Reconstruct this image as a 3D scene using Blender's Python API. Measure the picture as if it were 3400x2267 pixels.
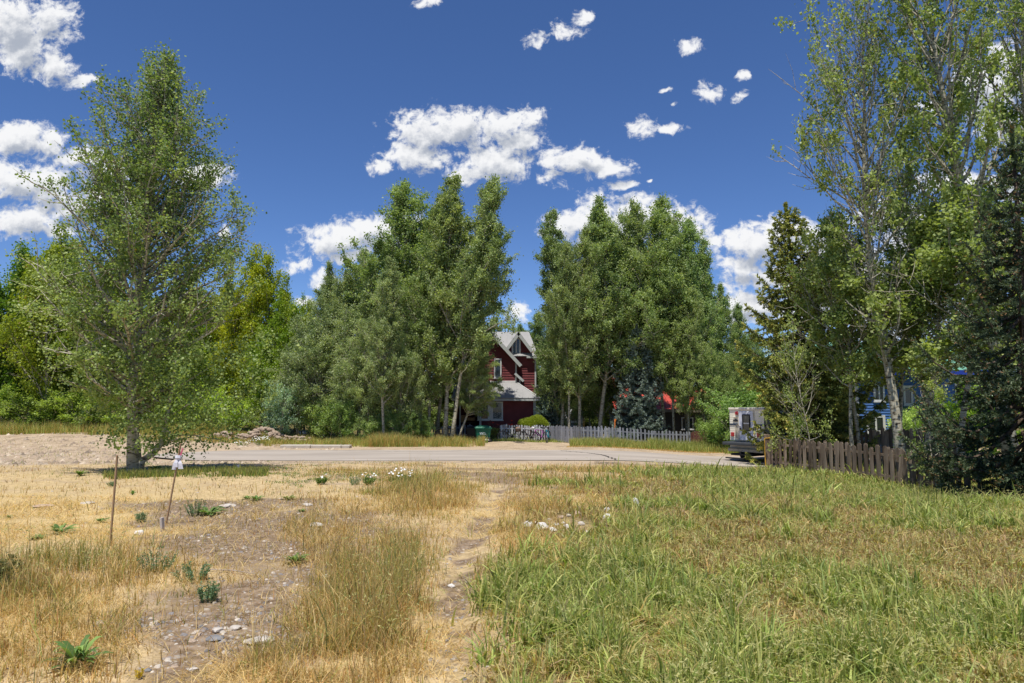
import bpy, math, random
import numpy as np
from mathutils import Vector, Matrix
R = math.radians
for o in list(bpy.data.objects): bpy.data.objects.remove(o, do_unlink=True)
S = bpy.context.scene
COL = S.collection
# ------------------------------------------------------------------ camera
CAMZ = 1.72; PITCH = R(5.0); F = 2267.0
cam = bpy.data.cameras.new('camera'); co = bpy.data.objects.new('camera', cam); COL.objects.link(co)
co.location = (0, 0, CAMZ); co.rotation_euler = (R(90) + PITCH, 0, 0)
cam.lens = 24.0; cam.sensor_width = 36.0; cam.clip_end = 6000; cam.clip_start = 0.05
S.camera = co
S.render.resolution_x = 1024; S.render.resolution_y = 683
# ------------------------------------------------------------------ sun
SUN_EL = 71.0
to_sun_h = Vector((-0.22, -0.97)).normalized()
sv = Vector((to_sun_h.x * math.cos(R(SUN_EL)), to_sun_h.y * math.cos(R(SUN_EL)), math.sin(R(SUN_EL))))
sl = bpy.data.lights.new('sun', 'SUN'); sl.energy = 4.8; sl.angle = R(0.53); sl.color = (1.0, 0.955, 0.88)
so = bpy.data.objects.new('sun', sl); COL.objects.link(so)
so.rotation_euler = (-sv).to_track_quat('-Z', 'Y').to_euler(); so.location = (0, 0, 60)
S.view_settings.view_transform = 'Standard'; S.view_settings.look = 'None'
S.view_settings.exposure = 0.14; S.view_settings.gamma = 1.0; S.view_settings.use_curve_mapping = False
# ------------------------------------------------------------------ world: sky + cumulus by direction
w = bpy.data.worlds.new('World'); S.world = w; w.use_nodes = True
nt = w.node_tree; N = nt.nodes; L = nt.links
for n in list(N): N.remove(n)
def wn(t, **k):
    n = N.new(t)
    for a, b in k.items(): setattr(n, a, b)
    return n
sky = wn('ShaderNodeTexSky', sky_type='NISHITA'); sky.sun_disc = False
sky.sun_elevation = R(SUN_EL); sky.sun_rotation = math.atan2(sv.x, sv.y)
sky.altitude = 2700; sky.air_density = 1.0; sky.dust_density = 0.35; sky.ozone_density = 2.2
hs = wn('ShaderNodeHueSaturation'); hs.inputs['Saturation'].default_value = 1.12; hs.inputs['Value'].default_value = 1.0
L.new(sky.outputs[0], hs.inputs['Color'])
tin = wn('ShaderNodeVectorMath', operation='MULTIPLY'); L.new(hs.outputs[0], tin.inputs[0]); tin.inputs[1].default_value = (0.98, 1.05, 1.27)
tc = wn('ShaderNodeTexCoord'); sx = wn('ShaderNodeSeparateXYZ'); L.new(tc.outputs['Generated'], sx.inputs[0])
def wm(op, a, b=None, c=None, clamp=False):
    n = wn('ShaderNodeMath', operation=op); n.use_clamp = clamp
    for i, v in enumerate((a, b, c)):
        if v is None: continue
        if isinstance(v, (int, float)): n.inputs[i].default_value = v
        else: L.new(v, n.inputs[i])
    return n.outputs[0]
ysafe = wm('MAXIMUM', sx.outputs[1], 0.02)
uu = wm('DIVIDE', sx.outputs[0], ysafe); vv = wm('DIVIDE', sx.outputs[2], ysafe)
cmb = wn('ShaderNodeCombineXYZ'); L.new(uu, cmb.inputs[0]); L.new(vv, cmb.inputs[1])
CL = [(30,55,95,72),(110,50,62,55),(150,75,42,28),(60,120,62,50),(125,152,60,34),(175,182,52,18),
 (40,318,95,38),(110,332,52,32),(180,365,55,30),(40,420,95,48),(110,432,62,40),(50,505,85,46),(150,470,70,34),(125,525,60,26),
 (255,395,70,34),(460,408,66,26),(240,450,70,36),(520,530,18,14),(300,480,60,30),
 (985,300,90,50),(960,362,84,30),(1060,300,82,50),(1150,285,84,40),(1215,268,42,20),(1130,372,98,44),(1080,400,52,20),(872,385,34,20),(925,345,34,20),(1200,330,60,28),
 (1310,372,74,38),(1400,380,58,22),(1282,412,42,26),(1335,352,48,22),(1430,425,34,14),(1485,418,14,7),
 (1305,75,46,24),(1332,40,24,24),(1230,95,30,22),(1575,103,40,15),(985,6,34,14),(1630,217,36,28),(1698,222,20,18),(1480,290,34,26),(1530,300,32,10),
 (1543,205,18,9),(1552,240,10,6),(1705,176,16,10),
 (780,545,92,44),(835,528,60,38),(735,548,46,22),(800,582,56,22),(900,545,90,60),(685,608,42,19),(748,640,46,24),(700,690,34,22),(1000,560,80,60),
 (1385,505,84,60),(1310,512,62,34),(1455,500,92,54),(1545,512,76,38),(1252,537,28,20),(1592,535,44,28),(1645,552,36,18),(1187,722,34,26),
 (1720,565,84,42),(1790,538,74,42),(1850,535,70,34),(1700,612,72,30),(1760,640,110,34),(1725,690,84,28),(1690,720,70,24),(1890,570,80,50),(1960,630,140,80),(1860,705,120,50),(2060,700,170,90),
 (2060,500,90,44),(2110,560,120,50),(2260,215,84,84),(2330,165,70,74),(2200,425,90,30),(2310,275,66,60),(2330,425,70,44),(2150,245,46,16),(2200,600,160,90),(2300,760,160,90)]
cb, sb = math.cos(PITCH), math.sin(PITCH)
def field(vec):
    prev = None
    for (x, y, rx, ry) in CL:
        px, row = x * 1.4456, y * 1.4456
        cx, cy = (px - 1700) / F, (1133.5 - row) / F
        d = (cx, cb - cy * sb, sb + cy * cb)
        u, v = d[0] / d[1], d[2] / d[1]
        a, b = rx * 1.4456 / F * 1.12, ry * 1.4456 / F * 1.12 / (d[1] * 1.0)
        m = wn('ShaderNodeVectorMath', operation='MULTIPLY_ADD')
        m.inputs[1].default_value = (1 / a, 1 / b, 0); m.inputs[2].default_value = (-u / a, -v / b, 0)
        L.new(vec, m.inputs[0])
        l = wn('ShaderNodeVectorMath', operation='DOT_PRODUCT'); L.new(m.outputs[0], l.inputs[0]); L.new(m.outputs[0], l.inputs[1])
        lv = l.outputs['Value'] if rx > 47 else wm('ADD', l.outputs['Value'], 0.2 if rx > 30 else 0.26)
        prev = lv if prev is None else wm('MINIMUM', prev, lv)
    return wm('SUBTRACT', 1.0, wm('SQRT', prev))
def noise(vec, scale, detail, rough=0.55, lac=2.1):
    n = wn('ShaderNodeTexNoise'); n.inputs['Scale'].default_value = scale; n.inputs['Detail'].default_value = detail
    n.inputs['Roughness'].default_value = rough; n.inputs['Lacunarity'].default_value = lac
    L.new(vec, n.inputs['Vector']); return n
def vop(op, a, b):
    n = wn('ShaderNodeVectorMath', operation=op)
    for i, v in enumerate((a, b)):
        if isinstance(v, tuple): n.inputs[i].default_value = v
        else: L.new(v, n.inputs[i])
    return n.outputs[0]
warp = noise(cmb.outputs[0], 16, 2)
wv = vop('MULTIPLY', vop('SUBTRACT', warp.outputs['Color'], (0.5, 0.5, 0.5)), (0.05, 0.034, 0))
pw = vop('ADD', cmb.outputs[0], wv)
f0 = field(pw)
f1 = field(vop('ADD', pw, (-0.008, 0.022, 0)))
nz = noise(cmb.outputs[0], 19, 9, 0.64).outputs['Fac']
nzu = noise(vop('ADD', cmb.outputs[0], (-0.004, 0.010, 0)), 19, 5, 0.62).outputs['Fac']
nf = noise(pw, 75, 5, 0.6).outputs['Fac']
dens = wm('MULTIPLY_ADD', wm('SUBTRACT', nz, 0.47), 2.0, wm('MULTIPLY_ADD', wm('SUBTRACT', nf, 0.5), 1.7, f0))
def mapr(v, a, b, c, d, it='SMOOTHSTEP'):
    n = wn('ShaderNodeMapRange', interpolation_type=it)
    L.new(v, n.inputs[0])
    for i, q in enumerate((a, b, c, d)): n.inputs[i + 1].default_value = q
    return n.outputs[0]
alpha = mapr(dens, -0.02, 0.62, 0, 1)
front = mapr(sx.outputs[1], 0.05, 0.3, 0, 1)
alpha = wm('MULTIPLY', alpha, front)
above = wm('MULTIPLY_ADD', wm('SUBTRACT', nzu, nz), 2.0, f1)
lit = mapr(above, 0.05, 0.95, 1.0, 0.0)
ccol = wn('ShaderNodeMix', data_type='RGBA'); L.new(lit, ccol.inputs[0])
ccol.inputs[6].default_value = (4.0, 4.4, 5.2, 1); ccol.inputs[7].default_value = (8.9, 8.95, 9.1, 1)
mx = wn('ShaderNodeMix', data_type='RGBA'); L.new(alpha, mx.inputs[0]); L.new(tin.outputs[0], mx.inputs[6]); L.new(ccol.outputs[2], mx.inputs[7])
bg = wn('ShaderNodeBackground'); bg.inputs[1].default_value = 0.095
ow = wn('ShaderNodeOutputWorld'); L.new(mx.outputs[2], bg.inputs[0]); L.new(bg.outputs[0], ow.inputs[0])
w.cycles.sampling_method = 'MANUAL'; w.cycles.sample_map_resolution = 256
# ------------------------------------------------------------------ projection + terrain
def ray(px, row):
    cx, cy = (px - 1700) / F, (1133.5 - row) / F
    return cx, cb - cy * sb, sb + cy * cb
def W(px, row, Y):
    a, b, c = ray(px, row); return Vector((a / b * Y, Y, CAMZ + c / b * Y))
def proj(x, y, z):
    zz = z - CAMZ; d = y * cb + zz * sb; u = -y * sb + zz * cb
    d = np.maximum(d, 0.05)
    return 1700 + F * x / d, 1133.5 - F * u / d
def sstep(t): t = np.clip(t, 0, 1); return t * t * (3 - 2 * t)
_rs = np.random.RandomState(7); _T = _rs.rand(256, 256)
def vnoise(x, y):
    x = np.asarray(x, float); y = np.asarray(y, float)
    xi = np.floor(x).astype(int); yi = np.floor(y).astype(int); fx = x - xi; fy = y - yi
    fx = fx * fx * (3 - 2 * fx); fy = fy * fy * (3 - 2 * fy)
    g = lambda a, b: _T[a % 256, b % 256]
    return (g(xi, yi) * (1 - fx) + g(xi + 1, yi) * fx) * (1 - fy) + (g(xi, yi + 1) * (1 - fx) + g(xi + 1, yi + 1) * fx) * fy
def fbm(x, y, o=4):
    s = 0; a = 0.5; t = 0
    for i in range(o): s = s + a * vnoise(x * 2 ** i + 17 * i, y * 2 ** i + 31 * i); t += a; a *= 0.55
    return s / t
RY0, RY1 = 30.3, 36.7
def gz(x, y):
    x = np.asarray(x, float); y = np.asarray(y, float)
    D = np.interp(y, [-30, 0, 9, 20, 26, 30, 60, 3000], [1.6, 1.7, 1.85, 2.1, 2.4, 2.6, 2.6, 2.6])
    D = D + 0.35 * sstep((x - 4) / 8) * sstep((y - 24) / 8)
    D = D + 0.70 * sstep((x - 4) / 9) * sstep((y - 10) / 8) * (1 - sstep((y - 20) / 10))
    D = D - 0.5 * sstep((-x - 11) / 10) * sstep((y - 36) / 8)
    off = (1 - sstep((y - 27) / 2) * (1 - sstep((y - 39) / 2)))
    D = D - off * (fbm(x * 0.35, y * 0.35, 2) - 0.5) * 0.16 - off * (fbm(x * 1.6 + 9, y * 1.6, 3) - 0.5) * 0.07
    D = D + 0.07 * np.exp(-((x - path_x(y)) / 0.22) ** 2) * (1 - sstep((y - 15) / 3))
    return CAMZ - D
def path_x(y): return np.interp(y, [0, 4.2, 7, 11.7, 14.6, 18], [-0.2, -0.36, -0.6, -0.42, -0.36, -0.3]) + 0.05 * np.sin(np.asarray(y) * 1.3)
def G(px, row):
    a, b, c = ray(px, row); Y = 3.0
    lo, hi = 2.0, 120.0
    t = np.concatenate([np.linspace(2, 30, 1200), np.linspace(30, 120, 1200)])
    z = CAMZ + c / b * t; g = gz(a / b * t, t)
    i = int(np.argmax(z < g)) if (z < g).any() else len(t) - 1
    Y = float(t[i]); return Vector((a / b * Y, Y, float(gz(a / b * Y, Y))))
def GX(px, Y):           # ground point under image column px at depth Y
    row = 1331 + F * 2.6 / Y
    a, b, c = ray(px, row); x = a / b * Y
    return Vector((x, Y, float(gz(x, Y))))
# ------------------------------------------------------------------ materials
MATS = {}
def mat(name, col=(0.5, 0.5, 0.5), rough=0.7, metal=0.0, var=0.12, scale=6.0, bump=0.0, spec=0.3, col2=None, stretch=(1, 1, 1), orand=0.0):
    if name in MATS: return MATS[name]
    m = bpy.data.materials.new(name); m.use_nodes = True; t = m.node_tree; n = t.nodes; l = t.links
    p = n['Principled BSDF']; p.inputs['Roughness'].default_value = rough; p.inputs['Metallic'].default_value = metal
    p.inputs['Specular IOR Level'].default_value = spec
    c = n.new('ShaderNodeTexCoord'); mp = n.new('ShaderNodeMapping'); mp.inputs['Scale'].default_value = stretch
    l.new(c.outputs['Object'], mp.inputs[0])
    z = n.new('ShaderNodeTexNoise'); z.inputs['Scale'].default_value = scale; z.inputs['Detail'].default_value = 6
    l.new(mp.outputs[0], z.inputs[0])
    mr = n.new('ShaderNodeMapRange'); mr.inputs[1].default_value = 0.3; mr.inputs[2].default_value = 0.7; l.new(z.outputs[0], mr.inputs[0])
    x = n.new('ShaderNodeMix'); x.data_type = 'RGBA'; l.new(mr.outputs[0], x.inputs[0])
    c2 = col2 or tuple(min(1, v * (1 + var)) for v in col)
    c1 = col if col2 else tuple(v * (1 - var) for v in col)
    x.inputs[6].default_value = (*c1, 1); x.inputs[7].default_value = (*c2, 1)
    if orand:
        oi = n.new('ShaderNodeObjectInfo'); mo = n.new('ShaderNodeMapRange'); mo.inputs[3].default_value = 1 - orand; mo.inputs[4].default_value = 1 + orand; l.new(oi.outputs['Random'], mo.inputs[0])
        vm = n.new('ShaderNodeVectorMath'); vm.operation = 'SCALE'; l.new(x.outputs[2], vm.inputs[0]); l.new(mo.outputs[0], vm.inputs['Scale']); l.new(vm.outputs[0], p.inputs['Base Color'])
        ad = n.new('ShaderNodeVectorMath'); ad.operation = 'ADD'; l.new(c.outputs['Object'], ad.inputs[0]); l.new(oi.outputs['Location'], ad.inputs[1]); l.new(ad.outputs[0], mp.inputs[0])
    else: l.new(x.outputs[2], p.inputs['Base Color'])
    if bump:
        b = n.new('ShaderNodeBump'); b.inputs['Strength'].default_value = bump; b.inputs['Distance'].default_value = 0.02
        l.new(z.outputs[0], b.inputs['Height']); l.new(b.outputs[0], p.inputs['Normal'])
    MATS[name] = m; return m
def leafmat(name, trans=0.38, rough=0.5, spec=0.35, tw=1.35):
    m = bpy.data.materials.new(name); m.use_nodes = True; t = m.node_tree; n = t.nodes; l = t.links
    p = n['Principled BSDF']; out = n['Material Output']
    p.inputs['Roughness'].default_value = rough; p.inputs['Specular IOR Level'].default_value = spec
    a = n.new('ShaderNodeAttribute'); a.attribute_name = 'col'
    oi = n.new('ShaderNodeObjectInfo')
    x = n.new('ShaderNodeMix'); x.data_type = 'RGBA'; x.blend_type = 'MULTIPLY'; x.inputs[0].default_value = 1
    l.new(a.outputs['Color'], x.inputs[6]); l.new(oi.outputs['Color'], x.inputs[7])
    l.new(x.outputs[2], p.inputs['Base Color'])
    tr = n.new('ShaderNodeBsdfTranslucent')
    y = n.new('ShaderNodeMix'); y.data_type = 'RGBA'; y.blend_type = 'MULTIPLY'; y.inputs[0].default_value = 1
    l.new(x.outputs[2], y.inputs[6]); y.inputs[7].default_value = (tw * 1.1, tw * 1.15, tw * 0.5, 1)
    l.new(y.outputs[2], tr.inputs[0])
    ms = n.new('ShaderNodeMixShader'); ms.inputs[0].default_value = trans
    l.new(p.outputs[0], ms.inputs[1]); l.new(tr.outputs[0], ms.inputs[2]); l.new(ms.outputs[0], out.inputs[0])
    MATS[name] = m; return m
LEAF = leafmat('leaf'); NEEDLE = leafmat('needle', 0.15, 0.6, 0.25, 1.2); GRASS = leafmat('grass_blade', 0.3, 0.6, 0.25, 1.3)
def barkmat(name, c1, c2, c3):
    m = bpy.data.materials.new(name); m.use_nodes = True; t = m.node_tree; n = t.nodes; l = t.links
    p = n['Principled BSDF']; p.inputs['Roughness'].default_value = 0.85; p.inputs['Specular IOR Level'].default_value = 0.15
    c = n.new('ShaderNodeTexCoord'); mp = n.new('ShaderNodeMapping'); mp.inputs['Scale'].default_value = (2.5, 2.5, 9)
    l.new(c.outputs['Object'], mp.inputs[0])
    z = n.new('ShaderNodeTexNoise'); z.inputs['Scale'].default_value = 2.2; z.inputs['Detail'].default_value = 5; l.new(mp.outputs[0], z.inputs[0])
    cr = n.new('ShaderNodeValToRGB'); e = cr.color_ramp.elements
    e[0].position = 0.36; e[0].color = (*c3, 1); e[1].position = 0.46; e[1].color = (*c1, 1)
    k = e.new(0.7); k.color = (*c2, 1)
    l.new(z.outputs[0], cr.inputs[0]); l.new(cr.outputs[0], p.inputs['Base Color'])
    b = n.new('ShaderNodeBump'); b.inputs['Strength'].default_value = 0.4; b.inputs['Distance'].default_value = 0.02
    l.new(z.outputs[0], b.inputs['Height']); l.new(b.outputs[0], p.inputs['Normal'])
    MATS[name] = m; return m
BARK = barkmat('aspen_bark', (0.40, 0.36, 0.26), (0.52, 0.49, 0.39), (0.07, 0.055, 0.04))
BARKD = barkmat('spruce_bark', (0.11, 0.08, 0.055), (0.16, 0.12, 0.09), (0.05, 0.035, 0.025))
# ------------------------------------------------------------------ mesh helpers
def tag(o, label=None, cat=None, group=None, kind=None):
    if label: o['label'] = label
    if cat: o['category'] = cat
    if group: o['group'] = group
    if kind: o['kind'] = kind
    return o
def empty(name, loc, label, cat, group=None, rz=0.0):
    o = bpy.data.objects.new(name, None); COL.objects.link(o); o.location = loc; o.rotation_euler = (0, 0, rz); o.empty_display_size = 0.2
    return tag(o, label, cat, group)
def link(me, name, m, parent=None, loc=None, smooth=False):
    if m is not None and not me.materials: me.materials.append(m)
    o = bpy.data.objects.new(name, me); COL.objects.link(o)
    if parent is not None: o.parent = parent
    if loc is not None: o.location = loc
    if smooth: me.polygons.foreach_set('use_smooth', [True] * len(me.polygons))
    return o
class MB:
    def __init__(s): s.v = []; s.f = []
    def add(s, vs, fs):
        b = len(s.v); s.v += [tuple(v) for v in vs]; s.f += [tuple(i + b for i in f) for f in fs]; return s
    def box(s, x0, x1, y0, y1, z0, z1, M=None):
        vs = [Vector((x, y, z)) for z in (z0, z1) for (x, y) in ((x0, y0), (x1, y0), (x1, y1), (x0, y1))]
        if M is not None: vs = [M @ v for v in vs]
        return s.add(vs, [(3, 2, 1, 0), (4, 5, 6, 7), (0, 1, 5, 4), (1, 2, 6, 5), (2, 3, 7, 6), (3, 0, 4, 7)])
    def cbox(s, x0, x1, y0, y1, z0, z1, b=0.02):   # box with chamfered edges
        r = [(x0 + b, y0), (x1 - b, y0), (x1, y0 + b), (x1, y1 - b), (x1 - b, y1), (x0 + b, y1), (x0, y1 - b), (x0, y0 + b)]
        ri = [(min(max(x, x0 + b), x1 - b), min(max(y, y0 + b), y1 - b)) for x, y in r]
        vs = [(x, y, z0) for x, y in ri] + [(x, y, z0 + b) for x, y in r] + [(x, y, z1 - b) for x, y in r] + [(x, y, z1) for x, y in ri]
        fs = [tuple(range(7, -1, -1)), tuple(range(24, 32))]
        for k in range(3):
            for i in range(8): j = (i + 1) % 8; fs.append((k * 8 + i, k * 8 + j, k * 8 + 8 + j, k * 8 + 8 + i))
        return s.add(vs, fs)
    def tube(s, pts, rad, k=6, cap=True):
        pts = [Vector(p) for p in pts]; n = len(pts)
        if isinstance(rad, (int, float)): rad = [rad] * n
        ref = None; vs = []; fs = []
        for i in range(n):
            d = (pts[min(i + 1, n - 1)] - pts[max(i - 1, 0)]).normalized()
            if ref is None: ref = d.orthogonal().normalized()
            a = (ref - d * ref.dot(d)); a = a.normalized() if a.length > 1e-6 else d.orthogonal().normalized(); ref = a; b = d.cross(a)
            for j in range(k):
                t = 2 * math.pi * j / k; vs.append(pts[i] + (a * math.cos(t) + b * math.sin(t)) * rad[i])
        for i in range(n - 1):
            for j in range(k): q = (j + 1) % k; fs.append((i * k + j, i * k + q, i * k + k + q, i * k + k + j))
        if cap: fs.append(tuple(range(k - 1, -1, -1))); fs.append(tuple(range((n - 1) * k, n * k)))
        return s.add(vs, fs)
    def prism(s, poly, h):   # poly list of Vector, extruded by vector h
        n = len(poly); h = Vector(h); vs = [Vector(p) for p in poly] + [Vector(p) + h for p in poly]
        fs = [tuple(range(n - 1, -1, -1)), tuple(range(n, 2 * n))] + [(i, (i + 1) % n, n + (i + 1) % n, n + i) for i in range(n)]
        return s.add(vs, fs)
    def lathe(s, prof, k=16, c=(0, 0, 0), axis='z'):
        vs = []; fs = []; n = len(prof)
        for (r, z) in prof:
            for j in range(k):
                t = 2 * math.pi * j / k; a, b = r * math.cos(t), r * math.sin(t)
                p = {'z': (a, b, z), 'x': (z, a, b), 'y': (a, z, b)}[axis]
                vs.append((p[0] + c[0], p[1] + c[1], p[2] + c[2]))
        for i in range(n - 1):
            for j in range(k): q = (j + 1) % k; fs.append((i * k + j, i * k + q, i * k + k + q, i * k + k + j))
        return s.add(vs, fs)
    def torus(s, c, R0, r, axis='y', k=28, q=8):
        vs = []; fs = []
        for i in range(k):
            t = 2 * math.pi * i / k
            for j in range(q):
                u = 2 * math.pi * j / q; a = (R0 + r * math.cos(u)); p = (a * math.cos(t), r * math.sin(u), a * math.sin(t))
                if axis == 'x': p = (p[1], p[0], p[2])
                vs.append((p[0] + c[0], p[1] + c[1], p[2] + c[2]))
        for i in range(k):
            for j in range(q): fs.append((i * q + j, ((i + 1) % k) * q + j, ((i + 1) % k) * q + (j + 1) % q, i * q + (j + 1) % q))
        return s.add(vs, fs)
    def mesh(s, name):
        me = bpy.data.meshes.new(name); me.from_pydata(s.v, [], s.f); me.update(); return me
    def build(s, name, m, parent=None, loc=None, smooth=False): return link(s.mesh(name), name, m, parent, loc, smooth)
def npmesh(name, V, faces, k, col=None, mi=None):
    """V (n,3); faces flat array of k-gons; col (n,3) point colour"""
    me = bpy.data.meshes.new(name); nf = len(faces) // k
    me.vertices.add(len(V)); me.vertices.foreach_set('co', np.ascontiguousarray(V, dtype=np.float32).ravel())
    me.loops.add(len(faces)); me.loops.foreach_set('vertex_index', np.ascontiguousarray(faces, dtype=np.int32))
    me.polygons.add(nf); me.polygons.foreach_set('loop_start', np.arange(0, nf * k, k, dtype=np.int32))
    me.update(calc_edges=True)
    if col is not None:
        a = me.attributes.new('col', 'FLOAT_COLOR', 'POINT')
        c = np.ones((len(V), 4), np.float32); c[:, :3] = col; a.data.foreach_set('color', c.ravel())
    return me
def unit(v): return v / np.maximum(np.linalg.norm(v, axis=-1, keepdims=True), 1e-9)
def leafquads(P, size, rs, c1, c2, upb=0.35, aspect=0.85, dirs=None, colr=None):
    n = len(P); nrm = unit(rs.normal(size=(n, 3)) + np.array([0, 0, upb]) * 1.0)
    a = unit(np.cross(nrm, unit(rs.normal(size=(n, 3))))) if dirs is None else unit(dirs)
    if dirs is not None: nrm = unit(np.cross(a, unit(rs.normal(size=(n, 3)))))
    b = np.cross(nrm, a); s = (size * rs.uniform(0.65, 1.25, n))[:, None]
    V = np.stack([P - a * s * .5, P + b * s * .5 * aspect, P + a * s * .5, P - b * s * .5 * aspect], 1).reshape(-1, 3)
    t = rs.rand(n) if colr is None else colr
    C = c1[None] * (1 - t[:, None]) + c2[None] * t[:, None]; C = np.repeat(C, 4, 0)
    return V, C
# ------------------------------------------------------------------ tree generators
def rot_about(v, ax, ang):
    ax = ax / (np.linalg.norm(ax) + 1e-9); return v * math.cos(ang) + np.cross(ax, v) * math.sin(ang) + ax * np.dot(ax, v) * (1 - math.cos(ang))
def broadleaf(seed, H=15, r0=0.14, base=0.2, Rm=2.6, nprim=80, nleaf=50000, ls=0.11, prof='aspen', el=(35, 65), bare=0.0,
              trunks=((0, 0, 0, 0),), wander=0.02, sig=0.16, c1=(0.12, 0.18, 0.055), c2=(0.46, 0.52, 0.205), kt=7, curve=0.35, tipleaf=0.3, sec=3.0, up=0.35, lowdense=0):
    rs = np.random.RandomState(seed); mb = MB(); nodes = []; wts = []; tons = []
    for (bx, by, lx, ly) in trunks:
        n = 12; pts = []; wv = np.zeros(2)
        ph = rs.uniform(0, 6.28, 4)
        Ht = H * (1 if (bx == 0 and by == 0) else rs.uniform(0.7, 0.95))
        for i in range(n + 1):
            t = i / n
            ox = wander * H * (math.sin(3.1 * t + ph[0]) - math.sin(ph[0]) + 0.5 * math.sin(8 * t + ph[1]) - 0.5 * math.sin(ph[1]))
            oy = wander * H * (math.sin(2.7 * t + ph[2]) - math.sin(ph[2]) + 0.5 * math.sin(7 * t + ph[3]) - 0.5 * math.sin(ph[3]))
            lp = 2.4 if prof == 'left' else .8; pts.append(np.array([bx + lx * t ** lp * H + ox, by + ly * t ** lp * H + oy, Ht * t - 0.1 * (i == 0)]))
        rr = [r0 * (1.25 if i == 0 else 1) * (1 - 0.93 * (i / n) ** 0.9) for i in range(n + 1)]
        mb.tube(pts, rr, kt)
        def tp(t): q = t * n; i = min(int(q), n - 1); return pts[i] * (1 - (q - i)) + pts[i + 1] * (q - i)
        npz = int(nprim / len(trunks))
        for k in range(npz):
            s = ((k + rs.rand()) / npz) ** 0.9; t = base + (0.985 - base) * s
            if prof == 'aspen': pr = (1 - s) ** 0.85 * min(1, 0.5 + s * 2.4) * 1.5 + 0.04
            elif prof == 'cone': pr = (1 - s) ** 0.9 + 0.08
            elif prof == 'round': pr = math.sqrt(max(0.02, 1 - (2 * s - 0.85) ** 2)) if s > 0 else .5
            elif prof == 'left': pr = np.interp(s, [0, .12, .3, .5, .7, .85, 1], [.5, .85, 1.0, .88, .66, .42, .05])
            elif prof == 'vase': pr = np.interp(s, [0, .2, .5, .8, 1], [.35, .5, .8, .9, .5])
            Lb = Rm * pr * (rs.uniform(.6, 1.2) if prof == 'left' else rs.uniform(0.5, 1.35))
            az = k * 2.39996 + rs.uniform(-.5, .5); e = R(el[0] + (el[1] - el[0]) * s + rs.uniform(-10, 10))
            d = np.array([math.cos(az) * math.cos(e), math.sin(az) * math.cos(e), math.sin(e)])
            if prof == 'aspen' and s < .7 and rs.rand() < .13:
                Lb = H * rs.uniform(.13, .22); e = R(rs.uniform(64, 76)); d = np.array([math.cos(az) * math.cos(e), math.sin(az) * math.cos(e), math.sin(e)])
            p = tp(t).copy(); q = [p.copy()]; m = 5
            for i in range(m):
                d = unit(d + np.array([0, 0, curve / m]) + rs.normal(size=3) * 0.11); p = p + d * Lb / m; q.append(p.copy())
            rb = max(0.012, r0 * (1 - t) ** 0.8 * 0.42 + 0.01)
            mb.tube(q, [rb * (1 - 0.8 * i / m) for i in range(m + 1)], 4, False)
            barek = rs.rand() < bare
            ns = int(Lb * sec) + 2; tone = rs.normal() * 0.16
            for j in range(ns):
                u = 0.22 + 0.78 * (j + rs.rand()) / ns; qi = min(int(u * m), m - 1); fr = u * m - qi
                sp = q[qi] * (1 - fr) + q[qi + 1] * fr
                sd = unit(unit(q[qi + 1] - q[qi]) * 0.8 + rs.normal(size=3) * 0.62); sL = (0.22 + 0.3 * rs.rand()) * Lb * (1.15 - 0.6 * u) + 0.12
                ep = sp + sd * sL * .5; sd = unit(sd + np.array([0, 0, .25]) + rs.normal(size=3) * .15); eq = ep + sd * sL * .5
                mb.tube([sp, ep, eq], [rb * .26 + .002, rb * .16 + .002, 0.003], 3, False)
                if barek and rs.rand() < 0.85: continue
                cw = rs.uniform(.1, 1.5) ** 2.6
                for z in range(5):
                    g = tipleaf + (1 - tipleaf) * (z + rs.rand()) / 5
                    nodes.append(sp * (1 - g) + eq * g if g < .5 else ep * (2 - 2 * g) + eq * (2 * g - 1)); wts.append((0.35 + g) * cw * (1 - (.88 * s ** 1.6 if prof == 'left' else .75 * s ** 3))); tons.append(tone)
    nodes = np.array(nodes); wts = np.array(wts); wts /= wts.sum(); tons = np.array(tons)
    ii = rs.choice(len(nodes), nleaf, p=wts)
    P = nodes[ii] + rs.normal(size=(nleaf, 3)) * sig * rs.uniform(.4, 1.3, (nleaf, 1))
    tcol = np.clip(rs.rand(nleaf) * 0.7 + 0.15 + tons[ii], 0, 1)
    V, C = leafquads(P, ls, rs, np.array(c1), np.array(c2), upb=up, colr=tcol)
    dead = np.repeat(rs.rand(nleaf) < 0.012, 4); C[dead] = np.array((0.28, 0.2, 0.05))
    return mb.mesh('trunk'), npmesh('crown', V, np.arange(len(V)), 4, C)
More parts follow.
